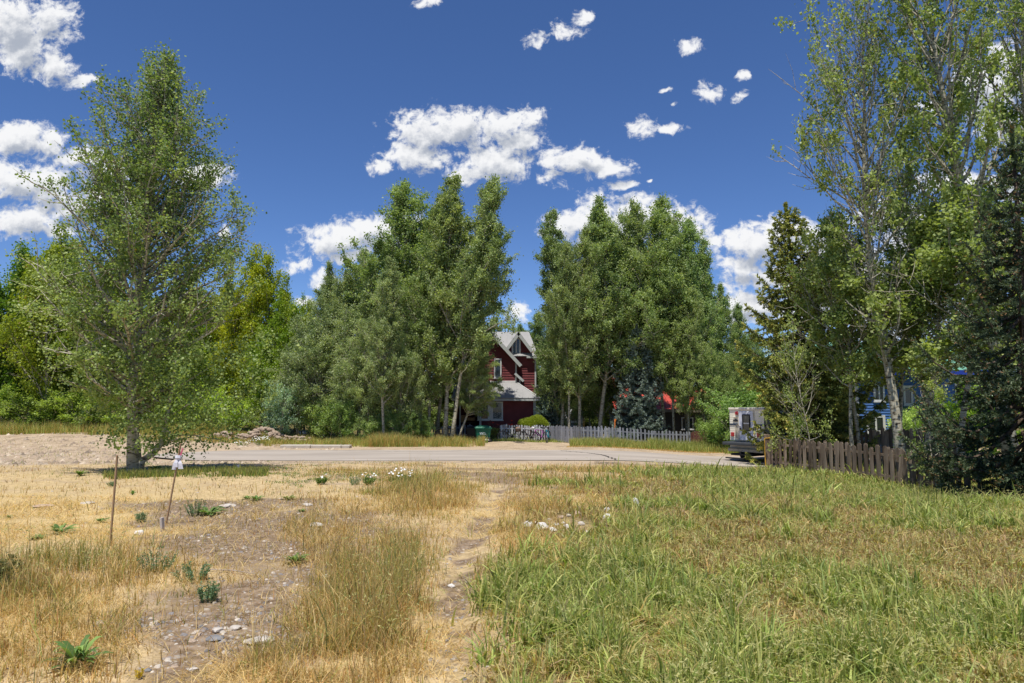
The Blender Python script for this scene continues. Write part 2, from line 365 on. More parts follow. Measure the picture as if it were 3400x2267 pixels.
def spruce(seed, H=10, Rm=2.4, nneed=60000, r0=0.16, nl=0.13, low=0.05, droop=0.25, c1=(0.03, 0.06, 0.03), c2=(0.09, 0.13, 0.05), tipc=None, step=0.3, wid=0.3, pw=0.85, nb=6):
    rs = np.random.RandomState(seed); mb = MB()
    mb.tube([(0, 0, -0.1), (0.02 * H * .3, 0, H * .33), (0, .01 * H, H * .66), (0, 0, H)], [r0 * 1.2, r0 * .8, r0 * .4, 0.015], 8)
    A = []; Bv = []; tipf = []
    z = low * H; lv = 0
    while z < H * 0.985:
        s = (z - low * H) / (H * (1 - low)); Lm = Rm * ((1 - s) ** pw) * min(1, .72 + s * 2) + 0.08
        for b in range(nb):
            az = lv * 1.1 + b * 2 * math.pi / nb + rs.uniform(-.35, .35); Lb = Lm * rs.uniform(.62, 1.15)
            h = np.array([math.cos(az), math.sin(az), 0.0]); side = np.array([-h[1], h[0], 0.0])
            m = 6; q = []; z0 = z + rs.uniform(-.12, .12)
            up0 = 0.55 * s
            for i in range(m + 1):
                t = i / m; q.append(h * Lb * t + side * 0.06 * Lb * math.sin(3 * t + az) + np.array([0, 0, z0 + Lb * (up0 * t - droop * (math.sin(t * 2.6)) + 0.12 * t ** 3)]))
            q = np.array(q); mb.tube(q, [0.028 * (Lb / 2 + .3) * (1 - .8 * i / m) + .004 for i in range(m + 1)], 4, False)
            nsub = max(3, int(Lb * 9))
            for j in range(nsub):
                t = 0.12 + 0.88 * (j + rs.rand()) / nsub; qi = min(int(t * m), m - 1); fr = t * m - qi; p = q[qi] * (1 - fr) + q[qi + 1] * fr
                sg = 1 if j % 2 else -1; sl = (0.34 * Lb * (1 - t) ** .7 + 0.16) * rs.uniform(.6, 1.15)
                d = unit(h * .75 + side * sg * rs.uniform(.5, 1.0) + np.array([0, 0, rs.uniform(-.45, -.05)]))
                A.append(p); Bv.append(p + d * sl); tipf.append(t)
            A.append(q[-2]); Bv.append(q[-1] + unit(q[-1] - q[-2]) * .1); tipf.append(1)
        z += step * (0.75 + 0.5 * rs.rand()) * (1 - .35 * s); lv += 1
    for i in range(6): A.append(np.array([0, 0, H * .9])); Bv.append(np.array([0, 0, H * 1.02])); tipf.append(1)
    A = np.array(A); Bv = np.array(Bv); tipf = np.array(tipf); Ln = np.linalg.norm(Bv - A, axis=1); pz = Ln / Ln.sum()
    ii = rs.choice(len(A), nneed, p=pz); g = rs.rand(nneed, 1); D = unit(Bv - A)[ii]
    rad = unit(rs.normal(size=(nneed, 3))); dirs = unit(D * .7 + rad * .8 + np.array([0, 0, .12]))
    P = A[ii] * (1 - g) + Bv[ii] * g + dirs * nl * .45
    tc_ = np.clip(rs.rand(nneed) * .55 + g[:, 0] * .45 * tipf[ii] + rs.normal(size=len(A))[ii] * .12, 0, 1)
    V, C = leafquads(P, nl, rs, np.array(c1), np.array(c2), aspect=wid, dirs=dirs, colr=tc_)
    if tipc is not None:
        tp = np.repeat((g[:, 0] > .8) & (rs.rand(nneed) < .22), 4); C[tp] = np.array(tipc)
    return mb.mesh('trunk'), npmesh('crown', V, np.arange(len(V)), 4, C)
HREF = 15.0
PROTO = {}
def proto(key, fn, *a, leaf=LEAF, bark=BARK, H=HREF, **k):
    t, c = fn(*a, H=H, **k); t.materials.append(bark); c.materials.append(leaf); t.polygons.foreach_set('use_smooth', [True] * len(t.polygons))
    PROTO[key] = (t, c, H)
YG1, YG2 = (0.14, 0.22, 0.015), (0.42, 0.47, 0.03)
for i in range(4):
    proto('aspen%d' % i, broadleaf, 100 + i, Rm=2.5 + .25 * (i % 3), nprim=105, nleaf=72000, ls=0.105, base=(.18, .24, .15, .22)[i], sig=.135)
for i in range(2):
    proto('bushy%d' % i, broadleaf, 140 + i, H=9.0, Rm=2.4, nprim=100, nleaf=52000, ls=0.09, base=(.08, .14)[i], r0=.07, sig=.13,
          trunks=((0, 0, 0, 0), (.5, .2, .05, 0), (-.5, .3, -.06, .02)))
for i in range(3):
    proto('willow%d' % i, broadleaf, 160 + i, H=11.0, Rm=2.5, nprim=100, nleaf=45000, ls=0.125, base=.05, r0=.1, sig=.2, el=(45, 75),
          trunks=((0, 0, 0, 0), (.6, .1, .06, 0), (-.6, .3, -.06, .02)), c1=YG1, c2=YG2)
proto('shrub', broadleaf, 171, H=3.0, Rm=1.3, nprim=50, nleaf=14000, ls=0.085, base=.03, r0=.03, sig=.12, el=(25, 70), prof='round',
      trunks=((0, 0, 0, 0), (.3, .1, .12, 0), (-.3, .1, -.15, .05), (0, -.2, .02, -.1)))
proto('shrub_b', broadleaf, 172, H=3.0, Rm=1.5, nprim=50, nleaf=12000, ls=0.1, base=.02, r0=.025, sig=.14, el=(15, 60), prof='round',
      trunks=((0, 0, 0, 0), (.4, .1, .2, 0), (-.4, .1, -.25, .05)))
def place_tree(key, name, px, Y, toprow, label, cat='tree', group=None, pxtop=None, tint=(1, 1, 1), wide=1.0, rz=None, sink=0.0):
    t, c, H = PROTO[key]; b = GX(px, Y); b.z -= sink
    top = W(pxtop if pxtop is not None else px, toprow, Y)
    h = top.z - b.z; k = h / H
    o = empty(name, b, label, cat, group)
    rr = random.Random(hash((px, int(Y * 10))) & 0xffff)
    if pxtop is not None:
        M = Matrix.Identity(3); ang = math.atan2(top.x - b.x, h); o.rotation_euler = (0, ang, 0)
        rzv = 0
    kw = k * wide
    o.scale = (kw, kw, k)
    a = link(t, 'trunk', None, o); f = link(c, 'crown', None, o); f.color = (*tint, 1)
    r_ = rr.uniform(0, 6.28) if rz is None else rz
    a.rotation_euler = f.rotation_euler = (0, 0, r_)
    return o
# ------------------------------------------------------------------ zones of the ground (natural patches of soil, straw and green)
def ell(px, row, lst):
    s = np.zeros_like(px)
    for (x, y, rx, ry, a) in lst: s = np.maximum(s, a * np.exp(-(((px - x) / rx) ** 2 + ((row - y) / ry) ** 2) ** 1.3))
    return s
SOIL = [(780, 1960, 230, 130, .85), (930, 2060, 200, 130, .8), (900, 1720, 420, 60, 1), (720, 1790, 300, 60, .9), (1050, 1850, 200, 110, .9), (850, 2140, 330, 120, 1), (1120, 1950, 130, 90, .8), (620, 2240, 200, 80, .7),
        (1900, 1745, 130, 30, .9), (1780, 1600, 300, 22, .8), (1600, 1580, 400, 14, .6), (380, 1440, 700, 26, .0)]
STRAW = [(300, 1700, 620, 110, 1), (1050, 1820, 170, 140, .75), (1130, 1690, 200, 50, .9), (1600, 1690, 200, 60, .8), (2050, 1650, 300, 40, .8), (250, 2050, 300, 130, .7), (1330, 2150, 200, 180, .8), (1000, 2267, 300, 60, .8),
         (1650, 1740, 160, 60, .9)]
def zones(x, y):
    z = gz(x, y); px, row = proj(x, y, z)
    n1 = fbm(x * .7 + 3, y * .7, 4) - .5; n2 = fbm(x * 1.9 + 30, y * 1.9 + 8, 3) - .5
    pxw = px + n1 * 500 + n2 * 160; roww = row + n1 * 150 + n2 * 60
    rightedge = np.interp(row, [1550, 1600, 1700, 1800, 2000, 2267], [1980, 1900, 1850, 1640, 1620, 1640])
    green = sstep((pxw + n1 * 350 - rightedge + 130) / 420) * sstep((row - 1552) / 25)
    soil = ell(pxw, roww, SOIL); straw = ell(pxw, roww, STRAW)
    pth = np.exp(-((x - path_x(y) + n2 * .35) / 0.25) ** 2) * (1 - sstep((y - 15) / 4)) * (y > -20)
    sh = sstep((y - 26.3 + n1 * 3) / 1.2) * (1 - sstep((y - 39.6 + n1 * 2) / 1.0))
    sh = np.maximum(sh, sstep((-x - 9 + n1 * 3) / 3) * sstep((y - 25 + n1 * 3) / 1.5) * (1 - sstep((y - 44 + n1 * 3) / 2)))
    drive = np.exp(-(((x - 1.1) / 3.4) ** 4)) * sstep((y - 36) / 1) * (1 - sstep((y - 44.8) / 1))
    return dict(px=px, row=row, green=green * (1 - sh), soil=soil * (1 - green * .8), straw=straw, path=pth, dirt=np.maximum(sh, drive), drive=drive, n1=n1, n2=n2, z=z)
# ------------------------------------------------------------------ ground
ys = np.concatenate([np.linspace(-8, 3, 24), np.linspace(3.15, 16, 170), np.linspace(16.15, 30, 90), np.linspace(30.3, 60, 80), np.geomspace(61, 2500, 30)])
ss = np.linspace(-1.25, 1.25, 330)
gx = ss[None, :] * (np.maximum(ys, 0)[:, None] + 7); gy = np.repeat(ys[:, None], len(ss), 1)
Z = zones(gx, gy); gzv = Z['z'].copy()
inroad = (gy > RY0 + .1) & (gy < RY1 - .1) & (gx > -17); gzv = gzv - 0.06 * inroad
nr, nc = gx.shape; idx = np.arange(nr * nc).reshape(nr, nc)
fa = np.stack([idx[:-1, :-1], idx[:-1, 1:], idx[1:, 1:], idx[1:, :-1]], -1).reshape(-1)
me = npmesh('ground', np.stack([gx, gy, gzv], -1).reshape(-1, 3), fa, 4)
far = sstep((gy - 41) / 3)
for nm, arr in (('soil', np.maximum(Z['soil'], Z['path'] * np.clip(.25 + (fbm(gx * 2.2, gy * 2.2, 3) - .45) * 4, 0, .9))), ('green', np.maximum(Z['green'], far * (1 - Z['dirt']))), ('dirt', Z['dirt']), ('straw', Z['straw'])):
    at = me.attributes.new(nm, 'FLOAT', 'POINT'); at.data.foreach_set('value', np.ascontiguousarray(arr.astype(np.float32).ravel()))
gm = bpy.data.materials.new('ground'); gm.use_nodes = True; t = gm.node_tree; n = t.nodes; l = t.links
P = n['Principled BSDF']; P.inputs['Roughness'].default_value = 0.95; P.inputs['Specular IOR Level'].default_value = 0.1
tcg = n.new('ShaderNodeTexCoord')
def gn(scale, detail=6, rough=.6):
    q = n.new('ShaderNodeTexNoise'); q.inputs['Scale'].default_value = scale; q.inputs['Detail'].default_value = detail; q.inputs['Roughness'].default_value = rough
    l.new(tcg.outputs['Object'], q.inputs[0]); return q.outputs[0]
def gmix(f, a, b):
    q = n.new('ShaderNodeMix'); q.data_type = 'RGBA'
    if isinstance(f, (int, float)): q.inputs[0].default_value = f
    else: l.new(f, q.inputs[0])
    for i, c in ((6, a), (7, b)):
        if isinstance(c, tuple): q.inputs[i].default_value = (*c, 1)
        else: l.new(c, q.inputs[i])
    return q.outputs[2]
def gr(v, a, b, c=0, d=1):
    q = n.new('ShaderNodeMapRange'); l.new(v, q.inputs[0])
    for i, k in enumerate((a, b, c, d)): q.inputs[i + 1].default_value = k
    return q.outputs[0]
def gattr(nm): q = n.new('ShaderNodeAttribute'); q.attribute_name = nm; return q.outputs['Fac']
def gmath(op, a, b):
    q = n.new('ShaderNodeMath'); q.operation = op; q.use_clamp = True
    for i, v in enumerate((a, b)):
        if isinstance(v, (int, float)): q.inputs[i].default_value = v
        else: l.new(v, q.inputs[i])
    return q.outputs[0]
nA, nB, nC, nD = gn(1.3), gn(9), gn(45, 3), gn(0.35)
sand = gmix(gr(nB, .35, .65), (0.40, 0.29, 0.155), (0.60, 0.46, 0.26))
sand = gmix(gr(nA, .5, .68), sand, (0.37, 0.28, 0.195))
sand = gmix(gattr('straw'), sand, gmix(gr(nC, .35, .65), (0.46, 0.33, 0.15), (0.66, 0.50, 0.25)))
vor = n.new('ShaderNodeTexVoronoi'); vor.inputs['Scale'].default_value = 28; l.new(tcg.outputs['Object'], vor.inputs[0])
vr = n.new('ShaderNodeSeparateColor'); l.new(vor.outputs['Color'], vr.inputs[0])
pebc = gmix(vr.outputs[0], (0.18, 0.155, 0.135), (0.46, 0.40, 0.33))
soilc = gmix(gr(nB, .35, .65), (0.165, 0.11, 0.065), (0.32, 0.235, 0.155))
soilc = gmix(gmath('MULTIPLY', gr(vor.outputs['Distance'], .42, .25), gr(vr.outputs[1], .45, .55)), soilc, pebc)
c = gmix(gr(gmath('ADD', gattr('soil'), gr(nB, .3, .7, -.25, .25)), .25, .6), sand, soilc)
c = gmix(gattr('green'), c, gmix(gr(nB, .35, .65), (0.10, 0.085, 0.03), (0.21, 0.165, 0.07)))
dirtc = gmix(gr(nB, .35, .65), (0.39, 0.295, 0.195), (0.56, 0.44, 0.305)); dirtc = gmix(gr(nA, .46, .62), dirtc, (0.34, 0.255, 0.17)); dirtc = gmix(gr(nD, .5, .62), dirtc, (0.48, 0.37, 0.25))
dirtc = gmix(gr(nC, .58, .66), dirtc, (0.26, 0.21, 0.16))
c = gmix(gattr('dirt'), c, dirtc)
l.new(c, P.inputs['Base Color'])
bp = n.new('ShaderNodeBump'); bp.inputs['Strength'].default_value = .7; bp.inputs['Distance'].default_value = .05
l.new(gmath('ADD', nB, nC), bp.inputs['Height']); l.new(bp.outputs[0], P.inputs['Normal'])
g = link(me, 'ground', gm, smooth=True); tag(g, 'dry sandy lot with bare soil, straw and green patches', 'ground', kind='structure')
# road
rx = np.linspace(-17, 90, 260); cols = 14
pts = []
for x in rx:
    a = RY0 + .15 * (fbm(x * .9, 3.3) - .5) * 2 + .12 * math.sin(x * .3); b = RY1 + .2 * (fbm(x * .8, 9.1) - .5) * 2
    if x < -13: t_ = (-13 - x) / 4; a += 2.2 * t_ ** 2; b -= 2.2 * t_ ** 2
    for j in range(cols + 1): y = a + (b - a) * j / cols; pts.append((x, y, float(gz(x, y)) + 0.015 + .05 * math.sin(math.pi * j / cols)))
pts = np.array(pts); ri = np.arange(len(pts)).reshape(len(rx), cols + 1)
fa = np.stack([ri[:-1, :-1], ri[1:, :-1], ri[1:, 1:], ri[:-1, 1:]], -1).reshape(-1)
asph = mat('asphalt', (0.31, 0.265, 0.222), .9, scale=.7, bump=.2, col2=(0.44, 0.385, 0.325), stretch=(.35, 2.2, 1))
tag(link(npmesh('road', pts, fa, 4), 'road', asph, smooth=True), 'pale worn asphalt road crossing behind the lot', 'road', kind='structure')
def strip(name, pr, wd, m, label, cat, lift=.075, kind='structure', seed=1):
    rs = random.Random(seed); V = []; fs = []
    P3 = []
    for i in range(len(pr) - 1):
        A = G(*pr[i]); B = G(*pr[i + 1])
        for k in range(14): P3.append(A.lerp(B, k / 14))
    for i, p in enumerate(P3):
        d = (P3[min(i + 1, len(P3) - 1)] - P3[max(i - 1, 0)]); nn = Vector((-d.y, d.x, 0)).normalized(); h = wd * rs.uniform(.3, 1.2)
        jx = rs.uniform(-.05, .05)
        for s_ in (-1, 1): q = p + nn * (s_ * h + jx); V.append((q.x, q.y, float(gz(q.x, q.y)) + lift))
    fs = [(2 * i, 2 * i + 1, 2 * i + 3, 2 * i + 2) for i in range(len(P3) - 1)]
    return tag(MB().add(V, fs).build(name, m), label, cat, kind=kind)
tar = mat('tar', (0.05, 0.045, 0.04), .8)
strip('road_crack', [(1860, 1500), (1950, 1508), (2000, 1515), (2050, 1530)], .05, tar, 'dark tar crack running diagonally across the road', 'road crack')
strip('road_crack', [(1100, 1499), (1250, 1503), (1400, 1505), (1550, 1501), (1690, 1497)], .025, tar, 'thin faint crack running along the middle of the road', 'road crack', seed=3)
strip('black_edge_strip', [(1975, 1537), (2030, 1540), (2110, 1541), (2215, 1544)], .15, tar, 'black broken strip at the near road edge', 'asphalt strip', lift=.05, seed=5)  # ragged black strip laid along the near road edge
conc = mat('concrete', (0.46, 0.41, 0.34), .9, scale=5, bump=.3)
A = G(925, 1489); B = G(1160, 1489)
k_ = MB()
x = A.x
while x < B.x - .2:
    x2 = min(x + 1.7, B.x); y = A.y + .45; z = float(gz(x, y)); k_.cbox(x, x2 - .03, y - .25, y + .35, z - .1, z + .17, .03); x = x2
tag(k_.build('kerb', conc), 'pale concrete kerb slab along the far road edge', 'kerb', kind='structure')
# ------------------------------------------------------------------ grass stuff
def blades(px_, py_, h, wd, lean, azl, col, colt, rs, seg=3, lift=0.0, curl=1.0):
    n = len(px_); z = gz(px_, py_) + lift; az = rs.uniform(0, 2 * np.pi, n)
    side = np.stack([np.cos(az), np.sin(az), np.zeros(n)], 1); ld = np.stack([np.cos(azl), np.sin(azl), np.zeros(n)], 1)
    base = np.stack([px_, py_, z - .01], 1); Vs = []; Cs = []
    for i in range(seg + 1):
        t = i / seg; c = base + np.stack([0 * z, 0 * z, h * (t - .42 * lean * curl * t ** 3)], 1) + ld * (h * lean * t ** 1.9)[:, None]
        k = (1 - t ** 1.6) * wd * .5 + .0006
        cc = col * (1 - t) + colt * t
        if i < seg: Vs += [c - side * k[:, None], c + side * k[:, None]]; Cs += [cc, cc]
        else: Vs.append(c); Cs.append(cc)
    V = np.stack(Vs, 1); Cc = np.stack(Cs, 1); m = V.shape[1]
    # triangles
    T = []
    for i in range(seg - 1): a = 2 * i; T += [(a, a + 1, a + 3), (a, a + 3, a + 2)]
    T.append((2 * seg - 2, 2 * seg - 1, 2 * seg)); T = np.array(T)
    fa = (np.arange(n)[:, None, None] * m + T[None]).reshape(-1)
    return V.reshape(-1, 3), fa, Cc.reshape(-1, 3)
def pal(rs, n, cols, ws, jit=.18):
    cols = np.array(cols); ws = np.array(ws, float); ws = ws / ws.sum(); i = rs.choice(len(cols), n, p=ws)
    return cols[i] * rs.uniform(1 - jit * 1.9, 1 + jit * 1.3, (n, 1))
def sample(rs, n, y0, y1, pw=1.0):
    """points in the view wedge, density falling with distance"""
    u = rs.rand(n); y = y0 * (y1 / y0) ** (u ** pw); x = rs.uniform(-1, 1, n) * (.86 * y + .5 + 2.6 * np.minimum(1, 12 / y))
    return x, y
STRAWC = (0.66, 0.49, 0.22); GOLD = (0.54, 0.34, 0.11); BROWN = (0.24, 0.145, 0.075); OLIVE = (0.36, 0.34, 0.08); GRN = (0.19, 0.30, 0.045); DGRN = (0.05, 0.11, 0.025); BGRN = (0.17, 0.26, 0.09); LGRN = (0.52, 0.58, 0.17); PINKB = (0.42, 0.29, 0.20); RUST = (0.42, 0.19, 0.07)
def stuffgrass(name, label, cat, V, fa, C):
    return tag(link(npmesh(name, V, fa, 3, C), name, GRASS), label, cat, kind='stuff')
GREENB = [(2900, 1600, 560, 45, 1.2), (2850, 2000, 300, 90, 1), (2250, 1585, 200, 22, .9), (3300, 1700, 250, 90, .9), (1850, 2050, 150, 120, .7), (2150, 2150, 250, 90, .7), (3150, 2200, 300, 90, .6), (3050, 2020, 170, 90, 1.2), (2550, 1900, 200, 60, .7), (2650, 2190, 350, 70, .8), (2000, 1980, 200, 90, .6), (1950, 1760, 100, 40, .6)]
BROWNB = [(3000, 1860, 550, 80, 1.4), (2200, 1700, 300, 40, .8), (2450, 1640, 330, 34, 1.1), (2700, 1700, 250, 30, .7), (1950, 1900, 220, 60, .7), (3330, 2030, 220, 150, 1.2), (3150, 1900, 200, 60, .8), (2250, 2230, 220, 60, .6), (1700, 1700, 250, 60, .7), (2050, 1600, 150, 30, .9)]
def right_field(seed, n, y0, y1, wk):
    rs = np.random.RandomState(seed); x, y = sample(rs, n, y0, y1); Z = zones(x, y)
    px, row = Z['px'], Z['row']
    k = Z['green'] * (1 - Z['path']) * (1 - ell(px, row, [(1900, 1745, 150, 30, 1.0)]))
    k *= 1 - .8 * ell(px, row, [(1880, 1745, 120, 34, 1.0), (2015, 1715, 30, 20, .9)]); k *= 0.55 + .9 * np.clip(fbm(x * 2.3, y * 2.3 + 5, 2), 0, 1) * 1.0
    nofence = (y < 24) | (x < 8) | True
    keep = rs.rand(n) < k * 1.05; x, y, px, row = x[keep], y[keep], px[keep], row[keep]; m = len(x)
    n1 = fbm(x * .9 + 50, y * .9, 4) - .5; n3 = fbm(x * 3 + 5, y * 3, 2) - .5
    g = ell(px + n1 * 600, row + n1 * 120, GREENB); b = ell(px + n1 * 700, row + n1 * 160, BROWNB)
    tz = np.clip(.45 + n1 * 4.4 + n3 * 1.6 + g * .65 - b * .75, 0, 1)
    r = rs.rand(m) * .72 + tz * 0.85 - .32
    col = np.where((r < .22)[:, None], pal(rs, m, [PINKB, STRAWC, BROWN, RUST], [3, 3, 2, .6]), np.where((r < .48)[:, None], pal(rs, m, [OLIVE, STRAWC, GOLD, LGRN], [4, 2, 2, 2]), np.where((r < .85)[:, None], pal(rs, m, [OLIVE, GRN, LGRN, BGRN], [2, 3, 2.4, 2]), pal(rs, m, [GRN, DGRN, BGRN, LGRN], [4, 1, 2, 1.5]))))
    colt = col * .4 + .6 * pal(rs, m, [STRAWC, LGRN, OLIVE], [2.2, 1.8, 1])
    h = (0.07 + .115 * rs.rand(m)) * (1 + 1.0 * tz * rs.rand(m)) * (1 + n3 * 2.0); h[rs.rand(m) < .02] *= 1.5
    h *= np.interp(y, [3, 8, 20, 27], [.85, 1, 1.1, 1.0])
    big = rs.rand(m) < .35 + .3 * g; wd = np.where(big, .019, .0075) * (np.maximum(1, y / 7) ** .75) * wk
    lean = np.abs(rs.normal(.55, .5, m)); azl = rs.uniform(0, 6.28, m)
    return blades(x, y, h, wd, lean, azl, col, colt, rs)
V, fa, C = right_field(11, 350000, 3.0, 12, 1.2)
stuffgrass('meadow_grass', 'tall mixed green and straw grass filling the near right of the lot', 'grass', V, fa, C)
V, fa, C = right_field(12, 300000, 12, 29, 1.25)
stuffgrass('meadow_grass', 'green and brown grass running back to the brown fence', 'grass', V, fa, C)
def seeds(seed, n, y0, y1):
    rs = np.random.RandomState(seed); x, y = sample(rs, n, y0, y1); Z = zones(x, y); tl = ell(Z['px'], Z['row'], TALLB); k = np.maximum(Z['green'] * (1 - Z['path']) * np.clip(fbm(x * 1.1, y * 1.1 + 9, 3) * 3 - 1.0, .05, 1), tl * .5) * (1 - Z['dirt'])
    keep = rs.rand(n) < k; x, y = x[keep], y[keep]; cl = 9; x = np.repeat(x, cl); y = np.repeat(y, cl); m = len(x); hh = np.repeat(rs.uniform(.16, .42, m // cl), cl); t = rs.rand(m); az = np.repeat(rs.uniform(0, 6.28, m // cl), cl)
    P = np.stack([x + np.cos(az) * .1 * t + rs.normal(size=m) * .008, y + np.sin(az) * .1 * t + rs.normal(size=m) * .008, gz(x, y) + hh + .07 * t - .05 * t * t], -1)
    d = unit(rs.normal(size=(m, 3)) * .5 + np.stack([np.cos(az), np.sin(az), np.full(m, .5)], -1)); V, C = leafquads(P, .026, rs, np.array((.34, .32, .10)), np.array((.58, .55, .25)), aspect=.26, dirs=d)
    q = np.arange(len(V)).reshape(-1, 4); return V, np.concatenate([q[:, [0, 1, 2]], q[:, [0, 2, 3]]], 0).reshape(-1), C
TALLB = [(1280, 2060, 170, 180, 1), (1330, 1880, 130, 100, .8), (200, 1880, 330, 70, .75), (1400, 1640, 120, 70, 1), (60, 1960, 140, 80, .8)]
V, fa, C = seeds(61, 26000, 3.0, 26)
stuffgrass('seed_heads', 'fine pale seed heads floating over the grass', 'grass seed heads', V, fa, C)
# left and middle: dry grass
DRY = [(300, 1900, 340, 90, .6), (60, 2000, 240, 110, .8), (250, 2080, 300, 120, .6), (1250, 2060, 200, 230, 1.25), (1330, 1880, 170, 130, .9), (1080, 1800, 160, 130, .65), (1400, 1650, 160, 80, 1.0), (1080, 1990, 80, 110, .45), (1180, 1700, 160, 50, .55), (1050, 2240, 250, 60, .7),
       (1750, 1690, 150, 60, 1.0), (2000, 1600, 300, 45, .8), (1700, 1780, 130, 60, .6), (100, 2220, 300, 80, .5), (600, 1930, 110, 60, .4), (700, 1690, 300, 60, .12), (1650, 1650, 70, 50, .5), (1250, 1575, 350, 16, .4)]
TALLB = [(1280, 2060, 170, 180, 1), (1330, 1880, 130, 100, .8), (200, 1880, 330, 70, .75), (1400, 1640, 120, 70, 1), (60, 1960, 140, 80, .8)]
def left_field(seed, n, y0, y1, wk):
    rs = np.random.RandomState(seed); x, y = sample(rs, n, y0, y1); Z = zones(x, y); px, row = Z['px'], Z['row']
    n1 = Z['n1']; n3 = fbm(x * 4 + 5, y * 4, 3) - .5
    d = ell(px + n1 * 300, row + n1 * 90, DRY); d = np.maximum(d * (1 + n3 * 3.6), .035 + np.maximum(n3 - .06, 0) * .6)
    k = d * (1 - Z['green']) * (1 - np.clip(Z['path'] * 1.25, 0, .985)) * (1 - Z['dirt'])
    keep = rs.rand(n) < k * .95; x, y, px, row, n1, n3, d = [q[keep] for q in (x, y, px, row, n1, n3, d)]; m = len(x)
    tl = ell(px, row, TALLB)
    r = rs.rand(m) + n3 * .8 + n1 * .5 + .10 * tl
    gb = ell(px, row, [(190, 1850, 230, 45, .62), (1330, 1880, 150, 90, .38), (1370, 1620, 130, 50, .35), (1150, 1990, 100, 60, .15)]); r = r + gb; r = np.where(rs.rand(m) < .05, 1.2, r)
    col = np.where((r < .8)[:, None], pal(rs, m, [STRAWC, GOLD, STRAWC, BROWN, RUST], [4, 4, 1.5, 1.6, 1.0]), np.where((r < 1.05)[:, None], pal(rs, m, [OLIVE, GOLD, BROWN], [3, 1, 1]), pal(rs, m, [GRN, OLIVE, DGRN, BGRN], [2, 2, 4, 1])))
    colt = col * .6 + .4 * np.array(STRAWC)
    h = (.05 + .12 * rs.rand(m) ** 1.3) * (1 + 1.9 * tl * rs.rand(m) + .5 * d)
    wd = np.where(rs.rand(m) < .12, .008, .0042) * (np.maximum(1, y / 7) ** .75) * wk
    stk = rs.rand(m) < .035; h = np.where(stk, h * 2.0 + .06, h)
    lean = np.abs(rs.normal(.5, .4, m)) * (1 - .35 * tl); azl = rs.uniform(0, 6.28, m)
    return blades(x, y, h, wd, lean, azl, col, colt, rs)
V, fa, C = left_field(21, 470000, 3.0, 12, 1.0)
stuffgrass('dry_grass', 'dry golden grass on the near left of the lot', 'grass', V, fa, C)
V, fa, C = left_field(22, 290000, 12, 27, 1.1)
stuffgrass('dry_grass', 'short straw coloured grass in the middle of the lot', 'grass', V, fa, C)
# flattened straw litter lying on the ground
def litter(seed, n, y0, y1):
    rs = np.random.RandomState(seed); x, y = sample(rs, n, y0, y1); Z = zones(x, y)
    k = (.25 + .75 * Z['straw']) * (1 - Z['dirt']) * (1 - .85 * Z['green']) * (.15 + .85 * (fbm(x * 2, y * 2 + 40, 3) > .47)) * (1 - .75 * Z['soil'])
    keep = rs.rand(n) < k; x, y = x[keep], y[keep]; m = len(x); col = pal(rs, m, [STRAWC, (.7, .54, .27), GOLD, RUST], [4, 3, 2, .4])
    return blades(x, y, .05 + .09 * rs.rand(m), .004 * np.maximum(1, y / 7), rs.uniform(1.6, 3, m), rs.uniform(0, 6.28, m), col, col, rs, seg=2, lift=.012, curl=.35)
V, fa, C = litter(31, 240000, 3.0, 14)
stuffgrass('straw_litter', 'flattened dry straw lying over the bare soil', 'straw', V, fa, C)
# grass beyond the road
def bank(seed, n, boxes):
    rs = np.random.RandomState(seed); out = []
    for (p0, p1, Y0, Y1, dens, hh, cols, ws) in boxes:
        m = int(n * dens); y = rs.uniform(Y0, Y1, m); xa = (p0 - 1700) / F * y; xb = (p1 - 1700) / F * y; x = rs.uniform(xa, xb)
        kk = fbm(x * .8 + 3, y * .8, 3); keep = rs.rand(m) < np.clip((kk - .3) * 3.2, .05, 1); x, y, kk = x[keep], y[keep], kk[keep]; m = len(x)
        c = pal(rs, m, cols, ws); h = hh * rs.uniform(.4, 1.2, m) * (.5 + kk)
        out.append(blades(x, y, h, np.full(m, .02), np.abs(rs.normal(.3, .2, m)), rs.uniform(0, 6.28, m), c, c * .7 + .3 * np.array(STRAWC), rs, seg=2))
    V = np.concatenate([o[0] for o in out]); C = np.concatenate([o[2] for o in out]); off = 0; f = []
    for o in out: f.append(o[1] + off); off += len(o[0])
    return V, np.concatenate(f), C
G1 = [GRN, OLIVE, GOLD, LGRN]; 
V, fa, C = bank(41, 1000, [(1230, 1610, 39.2, 42.5, 14, .65, G1, [2, 3, 3, 1]), (880, 1280, 39.3, 44, 14, .45, G1, [3, 3, 2, 2]), (1250, 1620, 42, 46, 6, .45, [GRN, DGRN, OLIVE], [2, 2, 1]),
    (680, 960, 40, 45, 9, .35, G1, [2, 3, 3, 1]), (-350, 760, 43.5, 49, 40, .8, G1, [4, 2, 3, 2]), (-300, 420, 26, 42, 1.4, .14, G1, [4, 2, 2, 1]), (360, 900, 18.8, 21.9, 6, .2, [GRN, OLIVE, DGRN], [2, 1, 2]), (400, 720, 40, 45, 7, .3, G1, [2, 2, 3, 1])])
stuffgrass('bank_grass', 'long seeding grass along the far road edge left of the driveway', 'grass', V, fa, C)
